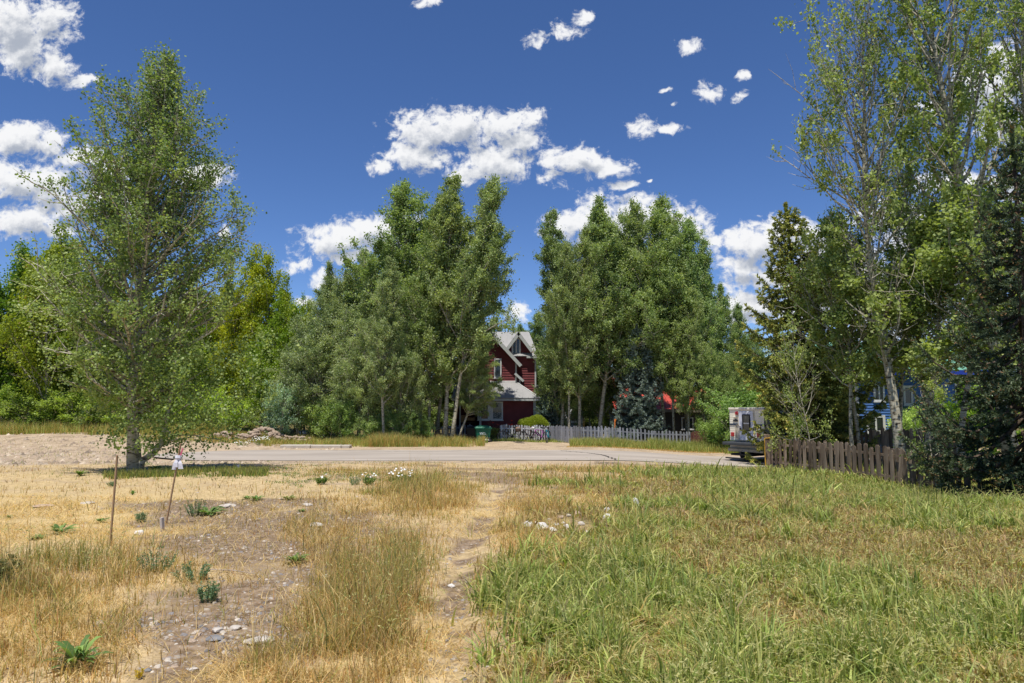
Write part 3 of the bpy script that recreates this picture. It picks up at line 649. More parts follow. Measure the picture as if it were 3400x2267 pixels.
V, fa, C = bank(42, 1000, [(1890, 2420, 39.6, 43.2, 20, .42, [GRN, LGRN, OLIVE, GOLD], [4, 2, 1, 1]), (2150, 2400, 40, 43, 8, .6, [GRN, LGRN, OLIVE], [4, 2, 1]), (1880, 2450, 38.9, 40.2, 4, .10, [STRAWC, GOLD], [1, 1]),
    (1600, 1900, 44.2, 45.6, 4, .22, [GRN, LGRN, OLIVE], [4, 2, 1]), (2400, 2900, 38.5, 44, 12, .4, [GRN, OLIVE], [2, 1]), (1640, 1790, 45.6, 48, 5, .25, [LGRN, GRN], [3, 1])])
stuffgrass('verge_grass', 'green grass verge in front of the grey picket fence', 'grass', V, fa, C)
# low creeping green patches near the shoulder
def creep(seed, n):
    rs = np.random.RandomState(seed); x, y = sample(rs, n, 14, 30); Z = zones(x, y); px, row = Z['px'], Z['row']
    e = ell(px + Z['n1'] * 500, row + Z['n2'] * 50, [(1100, 1573, 260, 14, 1), (1250, 1590, 130, 10, .9), (980, 1600, 60, 12, .7), (1480, 1585, 80, 10, .6), (700, 1560, 260, 22, .8), (880, 1575, 50, 10, .6), (500, 1560, 200, 20, .8), (1250, 1530, 300, 4, .5), (2600, 1532, 300, 12, .6)])
    keep = (rs.rand(n) < e * (fbm(x * 3, y * 3, 2) > .45)); x, y = x[keep], y[keep]; m = len(x)
    c = pal(rs, m, [GRN, DGRN, BGRN, OLIVE], [3, 2, 2, 1]); return blades(x, y, rs.uniform(.03, .1, m), np.full(m, .016), np.abs(rs.normal(.8, .4, m)), rs.uniform(0, 6.28, m), c, c, rs, seg=2)
V, fa, C = creep(43, 220000)
stuffgrass('creeping_weeds', 'low creeping green weeds near the road shoulder', 'ground cover', V, fa, C)
# ------------------------------------------------------------------ rocks and gravel
def rockverts(rs, sz, flat=.6):
    import bmesh
    bm = bmesh.new(); bmesh.ops.create_icosphere(bm, subdivisions=2, radius=.5)
    s = (sz * rs.uniform(.8, 1.2), sz * rs.uniform(.6, 1.0), sz * flat * rs.uniform(.8, 1.2)); pl = [unit(rs.normal(size=3)) for _ in range(7)]
    for v in bm.verts:
        q = np.array(v.co)
        for p in pl:
            d = q.dot(p)
            if d > .36: q = q - p * (d - .36)
        q = q * (1 + .06 * rs.normal()); v.co = Vector(q * np.array(s))
    vs = [tuple(v.co) for v in bm.verts]; fs = [tuple(v.index for v in f.verts) for f in bm.faces]; bm.free(); return vs, fs
STONE = mat('stone', (0.42, 0.37, 0.31), .9, scale=9, bump=.5, col2=(0.58, 0.53, 0.46)); STONEW = mat('stone_white', (0.60, 0.56, 0.50), .9, scale=9, bump=.5, col2=(0.78, 0.75, 0.70)); STONED = mat('stone_dark', (0.16, 0.16, 0.165), .9, scale=9, bump=.5, col2=(0.25, 0.25, 0.25)); STONEP = mat('stone_pink', (0.42, 0.30, 0.22), .9, scale=9, bump=.5, col2=(0.52, 0.40, 0.3))
RS = np.random.RandomState(5)
def rock(px, row, wpx, m, label, flat=.6, group=None, sink=.25):
    p = G(px, row); sz = wpx / F * p.y; vs, fs = rockverts(RS, sz, flat); o = MB().add(vs, fs).build('rock', m)
    o.location = (p.x, p.y, p.z + sz * flat * (.5 - sink)); o.rotation_euler = (0, 0, RS.uniform(0, .6)); return tag(o, label, 'rock', group)
for a in [(462, 1775, 34, STONEW, 'small pale boulder beside the short grey stake', .7), (545 + 320, 2132, 84, STONE, 'long flat slab of grey rock among the pebbles', .28), (755, 1683, 55, STONE, 'pale flat stone set in gravel right of the stakes', .3),
          (720, 2100, 48, STONE, 'rounded tan stone above the gravel patch, bigger of a touching pair', .4), (782, 2090, 36, STONE, 'tan stone touching a bigger one above the gravel patch', .45), (710, 2125, 60, STONED, 'dark flat grey slab left of the long flat rock', .25),
          (640, 2232, 40, STONE, 'wedge of pale rock at the bottom of the gravel patch', .45), (490, 2250 - 20, 26, STONED, 'small bluish stone near the yellow flowers', .5), (870, 2168, 34, STONE, 'flat light stone just below the long slab', .3), (330, 2075, 50, STONE, 'half buried pale stone in straw at the lower left', .3),
          (285, 1672, 60, STONE, 'thin flat grey flagstone on the sand left of the stakes', .15), (140, 1682, 56, STONEP, 'low flat sandy stone far out on the left sand', .18),
          (1498, 1950, 30, STONEW, 'white rounded stone lying in the footpath', .55), (1562, 2050, 18, STONEP, 'reddish brown stone on the right side of the footpath', .9), (1488, 2172, 26, STONED, 'dark grey angular stone low in the footpath', .6), (1484, 2130, 13, STONED, 'small dark stone in the footpath above an angular one', .7), (1512, 2230, 18, STONE, 'narrow grey stone at the bottom of the footpath', .5), (1523, 1965, 18, STONEP, 'small tan stone beside the white one in the footpath', .5), (1500, 2090, 14, STONE, 'pale pebble sized stone in the middle of the footpath', .6),
          (1080, 1920, 28, STONEW, 'pinkish white stone in the gravel left of the tall dry grass', .8), (1045, 2070, 16, STONEW, 'tiny bright white stone left of the tall dry grass', .7), (1050, 1748, 60, STONE, 'flat grey stone with streaks in the upper gravel', .3), (1020, 1680, 40, STONE, 'tan stone at the upper edge of the gravel', .35),
          (1005, 1447, 34, STONEW, 'big white boulder on the bank across the road', .75), (2110, 1690, 34, STONEW, 'pointed white rock standing in the grass', 1.3), (2015, 1700, 24, STONEW, 'white rock in grass right of the rock pile, upper one', .8), (2017, 1728, 34, STONEW, 'white rock in grass right of the rock pile, lower one', .8), (1972, 1812, 20, STONEW, 'lone white stone in the brown grass below the rock pile', .7)]:
    rock(a[0], a[1], a[2], a[3], a[4], a[5])
RP = [(1752, 1752, 46, STONE), (1800, 1760, 52, STONEW), (1848, 1745, 22, STONEW), (1862, 1722, 26, STONEP), (1886, 1716, 26, STONE), (1917, 1708, 26, STONEP), (1930, 1745, 28, STONE), (1880, 1755, 30, STONEW), (1835, 1765, 30, STONEW), (1905, 1765, 20, STONE), (1826, 1728, 20, STONE), (1945, 1770, 22, STONEW), (1870, 1740, 16, STONEW), (1815, 1742, 20, STONEP), (1780, 1738, 18, STONE), (1968, 1700, 22, STONE)]
RPL = ['tan rock at the left end of the rock pile', 'large flat white rock at the front of the pile', 'small white stone at the centre of the rock pile', 'brownish rounded rock at the back centre of the pile', 'grey tan rock between two brownish ones at the back of the pile',
 'brownish rock at the back right of the rock pile', 'tan rock at the right of the pile above the smallest ones', 'white rock right of the large flat one in the pile', 'white rock touching the right of the large flat one', 'small tan stone low at the front right of the pile', 'tan stone at the back left of the rock pile', 'white stone at the lowest right corner of the pile',
 'tiny white stone wedged in the middle of the pile', 'small brownish stone behind the large flat white rock', 'small tan stone just right of the left end rock', 'tan stone furthest right and highest of the pile']
for i, a in enumerate(RP): rock(a[0], a[1], a[2], a[3], RPL[i], .6, 'rocks in the pile right of the footpath')
def gravel(seed, n, y0, y1, name, label, smin, smax, boost=None):
    rs = np.random.RandomState(seed); x, y = sample(rs, n, y0, y1); Z = zones(x, y); k = np.maximum(Z['soil'] ** 1.5, Z['path'] * .35) * (1 - Z['green']) * (fbm(x * 2.5, y * 2.5, 2) > .42)
    k = np.maximum(k, .03 * (1 - Z['green']))
    keep = rs.rand(n) < k; x, y = x[keep], y[keep]; m = len(x); s = smin + (smax - smin) * rs.rand(m) ** 3.5
    o8 = np.array([(1, 0, 0), (0, 1, 0), (-1, 0, 0), (0, -1, 0), (.5, .5, .55), (-.5, .5, .6), (-.5, -.5, .5), (.5, -.5, .6), (.8, .8, 0), (-.8, .8, 0), (-.8, -.8, 0), (.8, -.8, 0)], float)
    az = rs.uniform(0, 6.28, m); ca, sa = np.cos(az)[:, None], np.sin(az)[:, None]; J = o8[None] * rs.uniform(.7, 1.2, (m, 12, 1)); X = J[..., 0] * 1.0; Yy = J[..., 1] * rs.uniform(.5, .9, m)[:, None]
    V = np.stack([X * ca - Yy * sa, X * sa + Yy * ca, J[..., 2] * .9], -1) * s[:, None, None] * .5; V += np.stack([x, y, gz(x, y)], -1)[:, None]
    q = np.array([(0, 8, 4, 7), (8, 1, 5, 4), (1, 9, 5, 5), (9, 2, 6, 5), (2, 10, 6, 6), (10, 3, 7, 6), (3, 11, 7, 7), (11, 0, 7, 7), (4, 5, 6, 7)])
    T = np.array([(0, 8, 4), (0, 4, 7), (8, 1, 5), (8, 5, 4), (1, 9, 5), (9, 2, 6), (9, 6, 5), (2, 10, 6), (10, 3, 7), (10, 7, 6), (3, 11, 7), (11, 0, 7), (4, 5, 6), (4, 6, 7)])
    fa = (np.arange(m)[:, None, None] * 12 + T[None]).reshape(-1)
    col = np.repeat(pal(rs, m, [(.42, .36, .29), (.23, .21, .20), (.52, .46, .38), (.34, .26, .19)], [3, 3, 1.5, 2]), 12, 0)
    me = npmesh(name, V.reshape(-1, 3), fa, 3, col); return tag(link(me, name, PEB), label, 'gravel', kind='stuff')
PEB = bpy.data.materials.new('pebble'); PEB.use_nodes = True; q = PEB.node_tree.nodes.new('ShaderNodeAttribute'); q.attribute_name = 'col'
PEB.node_tree.links.new(q.outputs['Color'], PEB.node_tree.nodes['Principled BSDF'].inputs['Base Color']); PEB.node_tree.nodes['Principled BSDF'].inputs['Roughness'].default_value = .9
def clods(seed, n):
    rs = np.random.RandomState(seed); y = rs.uniform(25, 45, n); x = rs.uniform(-.78, -.22, n) * y; keep = (Z_ := zones(x, y)['dirt']) * (x < -9) * ((y < RY0 - .3) | (y > RY1 + .3) | (x < -17)) * (fbm(x * .9, y * .9, 3) > .46) > .4; x, y = x[keep], y[keep]; m = len(x)
    s = .03 + .14 * rs.rand(m) ** 5; o6 = np.array([(1, 0, 0), (0, 1, 0), (-1, 0, 0), (0, -1, 0), (.1, .1, .7)]); J = o6[None] * rs.uniform(.6, 1.3, (m, 5, 1)); V = J * s[:, None, None] + np.stack([x, y, gz(x, y)], -1)[:, None]
    fa = (np.arange(m)[:, None, None] * 5 + np.array([(0, 1, 4), (1, 2, 4), (2, 3, 4), (3, 0, 4)])[None]).reshape(-1); col = np.repeat(pal(rs, m, [(.36, .27, .19), (.46, .37, .27), (.26, .2, .14)], [3, 2, 2]), 5, 0)
    return tag(link(npmesh('clods', V.reshape(-1, 3), fa, 3, col), 'clods', PEB), 'small clods and stones over the dirt clearing on the left', 'clods', kind='stuff')
clods(52, 7000)
gravel(51, 80000, 3.0, 16, 'gravel', 'loose grey and tan pebbles strewn over the bare soil', .010, .062)
# ------------------------------------------------------------------ weeds and flowers
def rosette(name, px, row, hgt, wpx, label, col=(GRN, DGRN), cat='weed', n=38, seed=0, ser=True, up=.5, group=None):
    rs = np.random.RandomState(seed + int(px)); p = G(px, row); rad = wpx / 2 / F * p.y
    vs = []; fs = []; cc = []
    for k in range(n):
        az = rs.uniform(0, 6.28); Ln = rad * rs.uniform(.5, 1.15); d = np.array([math.cos(az), math.sin(az)]); sd = np.array([-d[1], d[0]]); wm_ = Ln * .095; hh = hgt * rs.uniform(.3, 1); b = len(vs); m = 7
        c0 = np.array(col[rs.randint(len(col))]) * rs.uniform(.8, 1.3)
        for i in range(m + 1):
            t = i / m; wv = wm_ * math.sin(math.pi * min(1, .12 + t * .88)) * (1.25 if (i % 2 and ser) else .8) + .001
            c = d * Ln * t; z = hh * math.sin(t * 2.0) * up * 1.6
            vs += [(c[0] - sd[0] * wv, c[1] - sd[1] * wv, z), (c[0] + sd[0] * wv, c[1] + sd[1] * wv, z + wv * .3)]; cc += [c0, c0 * 1.1]
        fs += [(b + 2 * i, b + 2 * i + 1, b + 2 * i + 3, b + 2 * i + 2) for i in range(m)]
    me = npmesh(name, np.array(vs), np.array(fs).reshape(-1), 4, np.array(cc)); o = link(me, name, GRASS, None, p); return tag(o, label, cat, group)
def feathery(name, px, row, hpx, wpx, label, cols, cat='plant', n=26, seed=0, lsz=.02, dens=60):
    rs = np.random.RandomState(seed + int(px)); p = G(px, row); k = p.y / F; H = hpx * k; Wd = wpx * k / 2; mb = MB(); P = []; D = []
    for i in range(n):
        a = rs.uniform(0, 6.28); r = rs.uniform(0, 1) ** .5; b = np.array([math.cos(a) * r * Wd * .6, math.sin(a) * r * Wd * .6, 0]); tp = np.array([math.cos(a) * r * Wd * 1.1, math.sin(a) * r * Wd * 1.1, H * rs.uniform(.6, 1.05) * (1 - .3 * r)])
        mb.tube([b, (b + tp) / 2 + [0, 0, H * .08], tp], [.006 * H * 2, .004 * H * 2, .002], 3, False)
        for j in range(dens): t = rs.uniform(.12, 1); q = b * (1 - t) + tp * t; dd = unit(np.append(rs.normal(size=2), rs.uniform(.1, .9))); P.append(q + dd * lsz * .5); D.append(dd)
    V, C = leafquads(np.array(P), lsz, rs, np.array(cols[0]), np.array(cols[1]), aspect=.35, dirs=np.array(D))
    root = empty(name, p, label, cat); st = mat('stem_green', (.12, .17, .06), .8); mb.build('stem', st, root); link(npmesh('foliage', V, np.arange(len(V)), 4, C), 'foliage', GRASS, root); return root
for i, a in enumerate([(198, 1772, .16, 110, 'leafy dark green dandelion like weed alone on the left sand'), (335, 1736, .1, 56, 'small jagged weed on sand just left of the tall stake'), (255, 2215, .22, 190, 'big toothed green weed at the bottom left corner'), (955, 1660, .1, 60, 'low green weed in the gravel right of the yellow green pair'), (850, 1662, .12, 60, 'green weed between two others on the far gravel'),
     (820, 1665 - 8, .09, 40, 'smallest weed of the far gravel row, furthest left'), (980, 1870, .12, 90, 'bright green weed near the fallen twig'), (690, 1712, .18, 110, 'green leafy weed merging with a feathery plant beside the stakes'), (1000, 1700, .07, 36, 'tiny green weed low in the upper gravel'), (265, 1580, .2, 50, 'yellowish weed on the sand left of the big tree'), (508, 1565, .25, 70, 'bright yellow green seedling plant under the big tree'),
     (30, 1720, .06, 30, 'faint small weed at the far left edge of the sand'), (440, 1643, .12, 26, 'tiny upright weed midway between the two tall stakes'), (120, 1790, .06, 70, 'sparse flat weed near the left edge')]):
    rosette('weed', a[0], a[1], a[2], a[3], a[4], seed=i, col=((.2, .28, .05), (.12, .2, .04)) if 'yellow' in a[4] else ((.2, .3, .08), (.11, .19, .05)), group=None)
for i, a in enumerate([(650, 1712, 60, 70, 'rounded feathery green plant right of the leaning stake'), (470, 1735, 40, 40, 'wispy green tuft left of the short grey stake'), (520, 1900, 90, 120, 'dark green feathery sagebrush like plant in dry grass'), (640, 1930, 70, 110, 'blue green feathery plant spreading right of a darker one'), (690, 2000, 80, 70, 'small grey green feathery plant at the edge of the gravel'),
     (370, 1685 - 70, 20, 30, 'little twiggy shrublet on sand beyond the tall stakes'), (1180, 1810 - 200, 36, 44, 'fine stemmed green plant beside the daisies')]):
    feathery('feathery_plant', a[0], a[1], a[2], a[3], a[4], ((.12, .2, .09), (.22, .33, .18)), n=26, seed=i, lsz=.028, dens=26)
def daisies(px, row, hpx, wpx, label, nf=60, n=30, flat=False):
    o = feathery('daisy_clump', px, row, hpx, wpx, label, (GRN, DGRN), 'flowers', n=n, lsz=.05, dens=30); rs = np.random.RandomState(int(px)); k = G(px, row).y / F; H = hpx * k; Wd = wpx * k / 2; mb = MB(); yb = MB()
    for i in range(nf):
        a = rs.uniform(0, 6.28); r = rs.uniform(0, 1) ** .5; c = Vector((math.cos(a) * r * Wd * 1.15, math.sin(a) * r * Wd * 1.15, H * (rs.uniform(.85, 1.15) if flat else rs.uniform(.7, 1.2)))); s = .022 * max(1, k * F / 34); nr_ = Vector((rs.normal() * .4, -.6 + rs.normal() * .4, 1)).normalized(); q = nr_.to_track_quat('Z', 'Y')
        b = [q @ Vector((math.cos(t) * s, math.sin(t) * s, 0)) + c for t in np.linspace(0, 6.28, 9)[:8]]; mb.add([c + nr_ * .004] + b, [(0, j + 1, (j + 1) % 8 + 1) for j in range(8)]); mb.build('flower', mat('petal_white', (.8, .8, .76), .7), o); mb = MB()

daisies(1330, 1612, 46, 70, 'tallest white daisy clump in the lot before the road', 26, 34); daisies(1222, 1610, 34, 46, 'small daisy plant left of the tallest clump', 8, 18); daisies(1065, 1608, 30, 40, 'nearly flowerless daisy plant furthest left of its row', 4, 16)
daisies(820, 1440, 44, 66, 'dense white flower clump on the rubble mound across the road', 100, 34, True); daisies(868, 1478, 24, 50, 'low white flowers at the road edge below the rubble mound', 50, 20); daisies(808, 1480, 14, 50, 'sparse white flowers left of the low road edge clump', 26, 14); daisies(735, 1432, 14, 90, 'pale flowers trailing down the left of the rubble mound', 70, 16, True)
yo = feathery('yellow_flower', 460, 2255, 45, 30, 'small yellow wildflower spikes at the bottom edge', ((.5, .38, .02), (.75, .55, .03)), 'flowers', n=5, lsz=.014, dens=60)
# rubble mound across the road
mbd = MB(); rsm = np.random.RandomState(3)
for i in range(240):
    a = rsm.uniform(0, 6.28); r = rsm.rand() ** .6; xx = math.cos(a) * r * 3.6; yy = math.sin(a) * r * 1.0; zz = .75 * (1 - r) ** .7 * (1 + .4 * math.sin(xx * 2.2)) ; vs, fs = rockverts(rsm, rsm.uniform(.12, .5) * (1 - .4 * r), .7)
    mbd.add([(v[0] + xx, v[1] + yy, v[2] + zz * .8) for v in vs], fs)
pm = G(845, 1462); tag(mbd.build('rubble_mound', mat('rubble', (.30, .215, .15), .95, scale=7, bump=.5, col2=(.42, .33, .25)), None, pm), 'low mound of brown dirt and broken rock across the road', 'mound', kind='stuff')
# twig
p0, p1 = G(690, 1898), G(850, 1912); tag(MB().tube([p0 + Vector((0, 0, .02)), (p0 + p1) / 2 + Vector((0, 0, .035)), p1 + Vector((0, 0, .02))], [.006, .007, .004], 5).build('fallen_twig', mat('dead_wood', (.36, .3, .25), .9)), 'thin grey fallen twig lying on bare soil', 'twig')
# ------------------------------------------------------------------ stakes
wood = mat('stake_wood', (.34, .21, .11), .8, scale=8, stretch=(1, 1, .15), col2=(.46, .31, .18)); woodw = mat('weathered_wood', (.42, .37, .33), .9, scale=14, stretch=(1, 1, .2), col2=(.56, .51, .47), bump=.3)
def stake(base, top, wd, th, name, label, m=wood, cat='stake'):
    p = G(*base); q = W(top[0], top[1], p.y); d = q - p; h = d.length; mb = MB().cbox(-wd / 2, wd / 2, -th / 2, th / 2, -.15, h, .003); o = mb.build(name, m)
    o.rotation_euler = d.to_track_quat('Z', 'Y').to_euler(); o.location = p; return tag(o, label, cat), p, q
stake((365, 1812), (389, 1511), .03, .018, 'wooden_stake', 'plain tall thin wooden survey stake standing in the left grass')
r_ = empty('ribbon_stake', G(552, 1738), 'leaning wooden survey stake with white ribbon tied near its top', 'stake'); pS = G(552, 1738); qS = W(600, 1472, pS.y)
st, _, _ = stake((552, 1738), (600, 1472), .034, .018, 'shaft', ''); st.parent = r_; st.location = (0, 0, 0); del st['category']
def onst(row): t = (row - 1738) / (1472 - 1738); return (qS - pS) * t
k = pS.y / F; rb = MB(); c_ = onst(1520)
rb.tube([c_ + Vector((0, 0, 8 * k)), c_, c_ - Vector((0, 0, 6 * k))], [9 * k, 10.5 * k, 8 * k], 7)
for (dx, dz, wq, dy) in ((-10, -38, 5, -.02), (12, -36, 6, -.015), (-3, -30, 5, -.03)):
    b = c_ + Vector((0, dy, 0)); e = c_ + Vector((dx * k, dy * 1.6, dz * k)); m_ = (b + e) / 2 + Vector((dx * .3 * k, -.01, 0)); V_ = []
    for p_, ww in ((b, wq * .6), (m_, wq), (e, wq * 1.3)): V_ += [p_ + Vector((-ww * k, 0, 0)), p_ + Vector((ww * k, .008, 0)), p_ + Vector((ww * k, .012, 0)), p_ + Vector((-ww * k, .004, 0))]
    rb.add(V_, [(0, 1, 5, 4), (4, 5, 9, 8), (3, 7, 6, 2), (7, 11, 10, 6), (0, 4, 7, 3), (4, 8, 11, 7), (1, 2, 6, 5), (5, 6, 10, 9), (8, 9, 10, 11), (0, 3, 2, 1)])
rb.build('ribbon', mat('ribbon_white', (.72, .71, .76), .5, var=.04), r_)
pk = MB(); c2_ = onst(1512); pk.add([c2_ + Vector(v) * k for v in ((4, -1, 0), (9, -1, 0), (15, -1, 22), (11, -1, 24), (4, 1, 0), (9, 1, 0), (15, 1, 22), (11, 1, 24))], [(0, 1, 2, 3), (7, 6, 5, 4), (0, 4, 5, 1), (1, 5, 6, 2), (2, 6, 7, 3), (3, 7, 4, 0)]); pk.build('ribbon_tail', mat('ribbon_pink', (.6, .12, .2), .5), r_)
stake((540, 1764), (537, 1718), .075, .03, 'short_stake', 'short weathered grey stake beside the leaning ribbon stake', woodw)
stake((987, 1442), (983, 1425), .12, .05, 'marker_stake', 'little pale marker stake next to the white boulder', woodw)
fm = empty('marker_flag', G(793, 1562), 'small white and pink marking whisker at the tree shadow edge', 'marker flag'); kf = G(793, 1562).y / F
MB().tube([(0, 0, 0), (-.01, 0, 10 * kf)], .012, 5).build('pin', mat('pin_pink', (.55, .2, .18), .6), fm); MB().tube([(-.01, 0, 9 * kf), (-.03, 0, 19 * kf)], [.03, .045], 5).build('whisker', mat('ribbon_white'), fm)
# ------------------------------------------------------------------ shared building materials
WHITE = mat('trim_white', (.62, .62, .60), .6, var=.06); TRIM = mat('trim_grey', (.44, .46, .44), .7, var=.08); MAROON = mat('maroon_siding', (.155, .036, .038), .75, scale=3, var=.15); ROOFM = mat('metal_roof', (.31, .305, .30), .55, metal=.0, scale=2, var=.07, spec=.4)
GLASS = mat('window_glass', (.02, .025, .03), .08, spec=.6, var=.05); DARK = mat('dark_interior', (.012, .011, .011), .9)
def siding(x0, x1, z0, z1, y, m, name, parent, lap=.19, clip=None, face=-1):
    """lap boards facing -y; clip(z) -> (xa, xb) limits"""
    mb = MB(); z = z0
    while z < z1 - .01:
        zt = min(z + lap, z1); a, b = x0, x1
        if clip:
            ca = clip((z + zt) / 2); a, b = max(a, ca[0]), min(b, ca[1])
            if b - a < .05: z = zt; continue
        mb.add([(a, y - .045, z), (b, y - .045, z), (b, y - .004, zt), (a, y - .004, zt), (a, y + .1, z), (b, y + .1, z), (b, y + .1, zt), (a, y + .1, zt)], [(0, 1, 2, 3), (0, 4, 5, 1), (3, 2, 6, 7), (0, 3, 7, 4), (1, 5, 6, 2), (4, 7, 6, 5)])
        z = zt
    return mb.build(name, m, parent)
def window(x0, x1, z0, z1, y, parent, fr=.09, sill=True, glass=GLASS, m=WHITE, mull=0):
    mb = MB(); d = .05
    mb.box(x0, x0 + fr, y - d, y + .05, z0, z1); mb.box(x1 - fr, x1, y - d, y + .05, z0, z1); mb.box(x0 + fr, x1 - fr, y - d, y + .05, z1 - fr, z1); mb.box(x0 + fr, x1 - fr, y - d, y + .05, z0, z0 + fr)
    for k in range(mull): xm = x0 + (x1 - x0) * (k + 1) / (mull + 1); mb.box(xm - fr * .35, xm + fr * .35, y - d + .01, y + .04, z0 + fr, z1 - fr)
    o = mb.build('window', m, parent); MB().box(x0 + fr, x1 - fr, y - .02, y + .03, z0 + fr, z1 - fr).build('pane', glass, o)
    if sill: MB().box(x0 - .04, x1 + .04, y - d - .05, y + .04, z0 - .06, z0 - .002).build('sill', m, o)
    return o
def roofquad(mb, a, b, c, d, th=.07, seam=.4, sm=None):
    """a,b along eave; d,c along ridge (a-d and b-c are slopes)"""
    a, b, c, d = map(Vector, (a, b, c, d)); n = (b - a).cross(d - a).normalized()
    if n.z < 0: n = -n
    mb.add([a, b, c, d, a - n * th, b - n * th, c - n * th, d - n * th], [(0, 1, 2, 3), (7, 6, 5, 4), (0, 4, 5, 1), (1, 5, 6, 2), (2, 6, 7, 3), (3, 7, 4, 0)])
    if seam:
        eav = (b - a).normalized(); up = (d - a) - eav * (d - a).dot(eav); Lb = (b - a).length; h = up.length; u = up / h
        ad = (d - a).dot(eav); bc = (c - a).dot(eav); k = seam / 2
        while k < Lb:
            t1 = 1.0
            if k < ad: t1 = k / ad if ad > 0 else 1
            if k > bc: t1 = min(t1, (Lb - k) / max(Lb - bc, 1e-6))
            p = a + eav * k + n * .002; q = p + u * h * t1
            w_ = eav * .014; mb.add([p - w_, p + w_, q + w_, q - w_, p - w_ + n * .035, p + w_ + n * .035, q + w_ + n * .035, q - w_ + n * .035], [(4, 5, 6, 7), (0, 1, 5, 4), (1, 2, 6, 5), (2, 3, 7, 6), (3, 0, 4, 7)]); k += seam
def X(px, Y): return W(px, 1331, Y).x
def Zr(row, Y, px=1700): return W(px, row, Y).z
def beam(mb, a, b, wd, dp):   # board from a to b, width wd perpendicular in xz-plane, depth dp along y
    a, b = Vector(a), Vector(b); d = (b - a).normalized(); n = Vector((-d.z, 0, d.x)) * wd
    if n.z > 0: n = -n
    mb.prism([a, b, b + n, a + n], (0, dp, 0))
# ------------------------------------------------------------------ red house
H = empty('red_house', (0, 50, -.88), 'dark red lap sided house with grey metal roofs behind the bicycles', 'house'); H.location = (0, 0, 0)
gzz = float(gz(1, 50)) - .1
YL, YW, YT = 48.9, 50.7, 51.5
# lower bump-out
xr = X(1775, YL); xl = X(1500, YL)
siding(X(1590, YL), xr, gzz, Zr(1326, YL) + .05, YL, MAROON, 'wall', H)
MB().box(xr, xr + .1, YL - .04, YL + .1, gzz, Zr(1328, YL)).box(xr - .09, xr + .0, YL - .07, YL - .046, gzz, Zr(1328, YL)).build('corner_board', TRIM, H)
MB().box(xr - .02, xr + .05, YL + .11, 53.9, gzz, Zr(1328, YL)).build('side_wall', MAROON, H)
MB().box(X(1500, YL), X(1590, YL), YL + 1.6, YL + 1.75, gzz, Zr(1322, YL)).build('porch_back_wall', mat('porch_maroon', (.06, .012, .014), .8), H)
MB().box(X(1590, YL), X(1590, YL) + .1, YL + .1, YL + 1.6, gzz, Zr(1322, YL)).build('side_wall', MAROON, H)
# windows
def lw(a, b, r0, r1, **k): return window(X(a, YL), X(b, YL), Zr(r1, YL), Zr(r0, YL), YL - .045, H, **k)
w1 = lw(1633, 1670, 1333, 1394); lw(1586, 1624, 1333, 1394)
MB().box(X(1624, YL), X(1633, YL), YL - .06, YL, Zr(1395, YL), Zr(1331, YL)).box(X(1580, YL), X(1673, YL), YL - .1, YL - .02, Zr(1331, YL), Zr(1327.5, YL)).build('window_trim', WHITE, H)
cu = bpy.data.materials.new('curtain'); cu.use_nodes = True; vn = cu.node_tree.nodes.new('ShaderNodeTexVoronoi'); vn.inputs['Scale'].default_value = 14; tcc = cu.node_tree.nodes.new('ShaderNodeTexCoord'); cr = cu.node_tree.nodes.new('ShaderNodeValToRGB')
cu.node_tree.links.new(tcc.outputs['Object'], vn.inputs[0]); cu.node_tree.links.new(vn.outputs[0], cr.inputs[0]); cr.color_ramp.elements[0].position = .3; cr.color_ramp.elements[0].color = (.5, .52, .5, 1); cr.color_ramp.elements[1].position = .42; cr.color_ramp.elements[1].color = (.05, .07, .07, 1)
cu.node_tree.links.new(cr.outputs[0], cu.node_tree.nodes['Principled BSDF'].inputs['Base Color'])
MB().box(X(1636, YL), X(1667, YL), YL - .075, YL - .068, Zr(1391, YL), Zr(1369, YL)).build('curtain', cu, H)
# door opening on the porch, interior dark with board
MB().box(X(1548, YL), X(1572, YL), YL + 1.5, YL + 1.59, Zr(1379, YL), Zr(1349, YL)).build('porch_window', GLASS, H)
fw = MB(); ya = YL + 1.45
fw.box(X(1546, YL), X(1573, YL), ya, ya + .04, Zr(1349, YL), Zr(1346, YL)).box(X(1546, YL), X(1548, YL), ya, ya + .04, Zr(1379, YL), Zr(1349, YL)).box(X(1571, YL), X(1573, YL), ya, ya + .04, Zr(1379, YL), Zr(1349, YL)); fw.build('porch_window_frame', mat('tan_frame', (.42, .3, .16), .7), H)
pp = MB(); pp.box(X(1593, 48.5), X(1597, 48.5), 48.45, 48.53, gzz, Zr(1326, 48.5)).cbox(X(1591.5, 48.5), X(1598.5, 48.5), 48.4, 48.58, gzz, Zr(1383, 48.5), .02).box(X(1526, 48.5), X(1530, 48.5), 48.45, 48.53, gzz, Zr(1326, 48.5)); pp.build('porch_post', TRIM, H)
